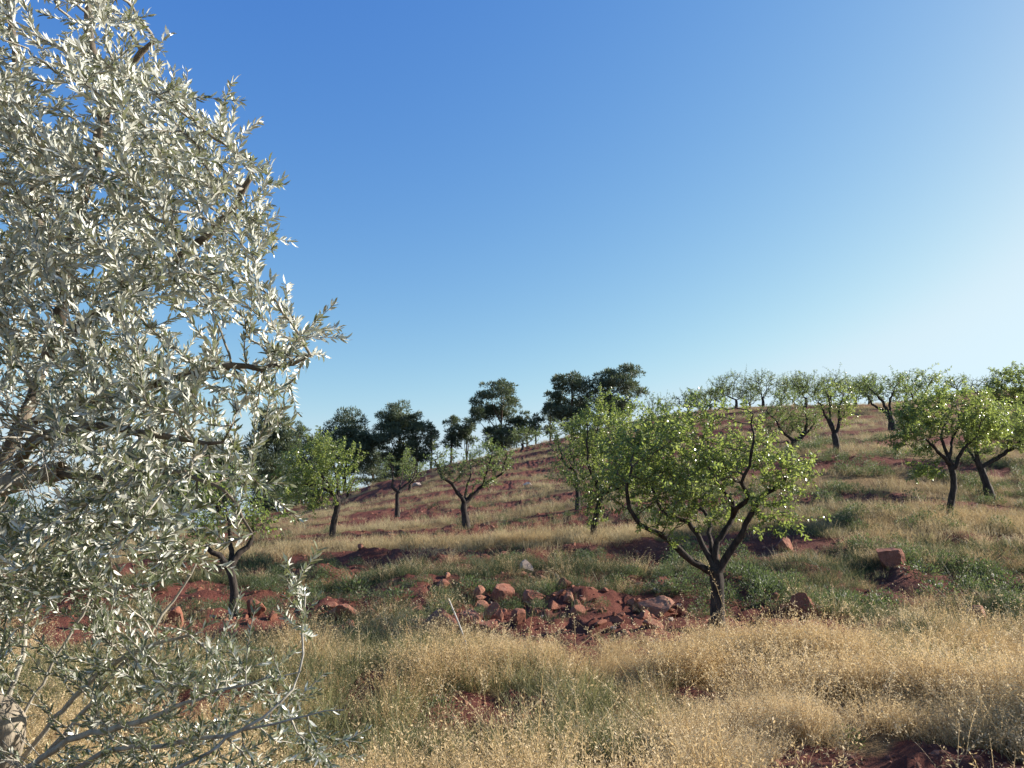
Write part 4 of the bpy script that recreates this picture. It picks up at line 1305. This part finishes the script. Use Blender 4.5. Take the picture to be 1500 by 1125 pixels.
def weed_mesh(seed, n=260, leaf=0.07):
    rg = np.random.default_rng(seed)
    u = unit(rg.normal(0, 1, (n, 3)) * np.array([1, 1, 0.8]) + np.array([0, 0, 0.55])); u[:, 2] = np.abs(u[:, 2])
    P = u * np.array([0.33, 0.33, 0.36]) * (0.25 + 0.75 * rg.random((n, 1)) ** 0.5)
    D = unit(u + rg.normal(0, 0.4, (n, 3)) + np.array([0, 0, 0.5]))
    L = leaf * rg.uniform(0.6, 1.4, n)
    V, Fs = leaves_geo(P, D, perp(D), L, L * 0.28, 0.15)
    return mesh_np('weed_plant', V, Fs, [M_WEED])


scrub = [weed_mesh(830 + i, 420, 0.05) for i in range(4)]
def scrub_keep(x, y):
    a = sstep(0.45, 0.58, fbm(x * 0.7 + 51, y * 0.7 + 13, 3))
    b = (sstep(12.2, 13.2, y) * (1 - sstep(16.8, 18.5, y))) * (0.55 + 0.45 * sstep(1.5, 4, x))
    c = sstep(17, 19, y) * (1 - sstep(26, 40, y)) * (0.06 + 0.30 * sstep(2, 6, x))
    return a * np.maximum(b, c)
p = sample(860, 11.5, 40, scrub_keep)
scatter('bank_scrub', p, rots(len(p), 0.1), RNG.uniform(0.35, 1.0, len(p)) * (0.8 + 0.3 * sstep(2, 5, p[:, 0])), RNG.integers(0, 4, len(p)), RNG.random(len(p)), scrub, 'low dark green scrub among the stones of the bank')

# leafy weed clumps that stand apart
weeds = [weed_mesh(800 + i) for i in range(4)]
WEEDS = [(1345, 842, 1.3, 'bushy green weed right of the rounded red boulder on the right slope'),
         (1420, 835, 1.2, 'bright green weed clump in the grass below the slender right almond'),
         (1475, 862, 1.3, 'grey green weed clump at the right edge of the bank'),
         (1375, 872, 1.1, 'green weed clump in front of the bushy one on the right slope'),
         (905, 858, 1.0, 'dark green weed in shade left of the long flat boulder'),
         (985, 868, 1.1, 'green weed right behind the long flat boulder'),
         (690, 862, 0.8, 'green weed right of the flat red stone on the bank'),
         (775, 875, 0.8, 'grey leaved weed behind the square brown stone'),
         (1120, 868, 0.9, 'green weed beside the broad almond trunk, on its right'),
         (520, 868, 1.2, 'dark green weed clump above the low boulder of the rubble row'),
         (585, 880, 1.0, 'light green weed clump between the rubble row and the flat red stone'),
         (640, 1035, 0.45, 'small grey green weed in the bare patch of the near grass'),
         (1235, 1085, 0.5, 'pale leaved weed at the edge of the bare earth, bottom right')]
for i, (cx, by, s, lab) in enumerate(WEEDS):
    g = ground_px(cx, by)
    o = obj('weed_plant', weeds[i % 4]); o.location = g - (0, 0, 0.03)
    o.scale = (s, s, s * random.uniform(0.6, 0.9)); o.rotation_euler = (0, 0, random.uniform(0, 6.28))
    tag(o, lab, 'weed', 'leafy weed clumps on the bank')
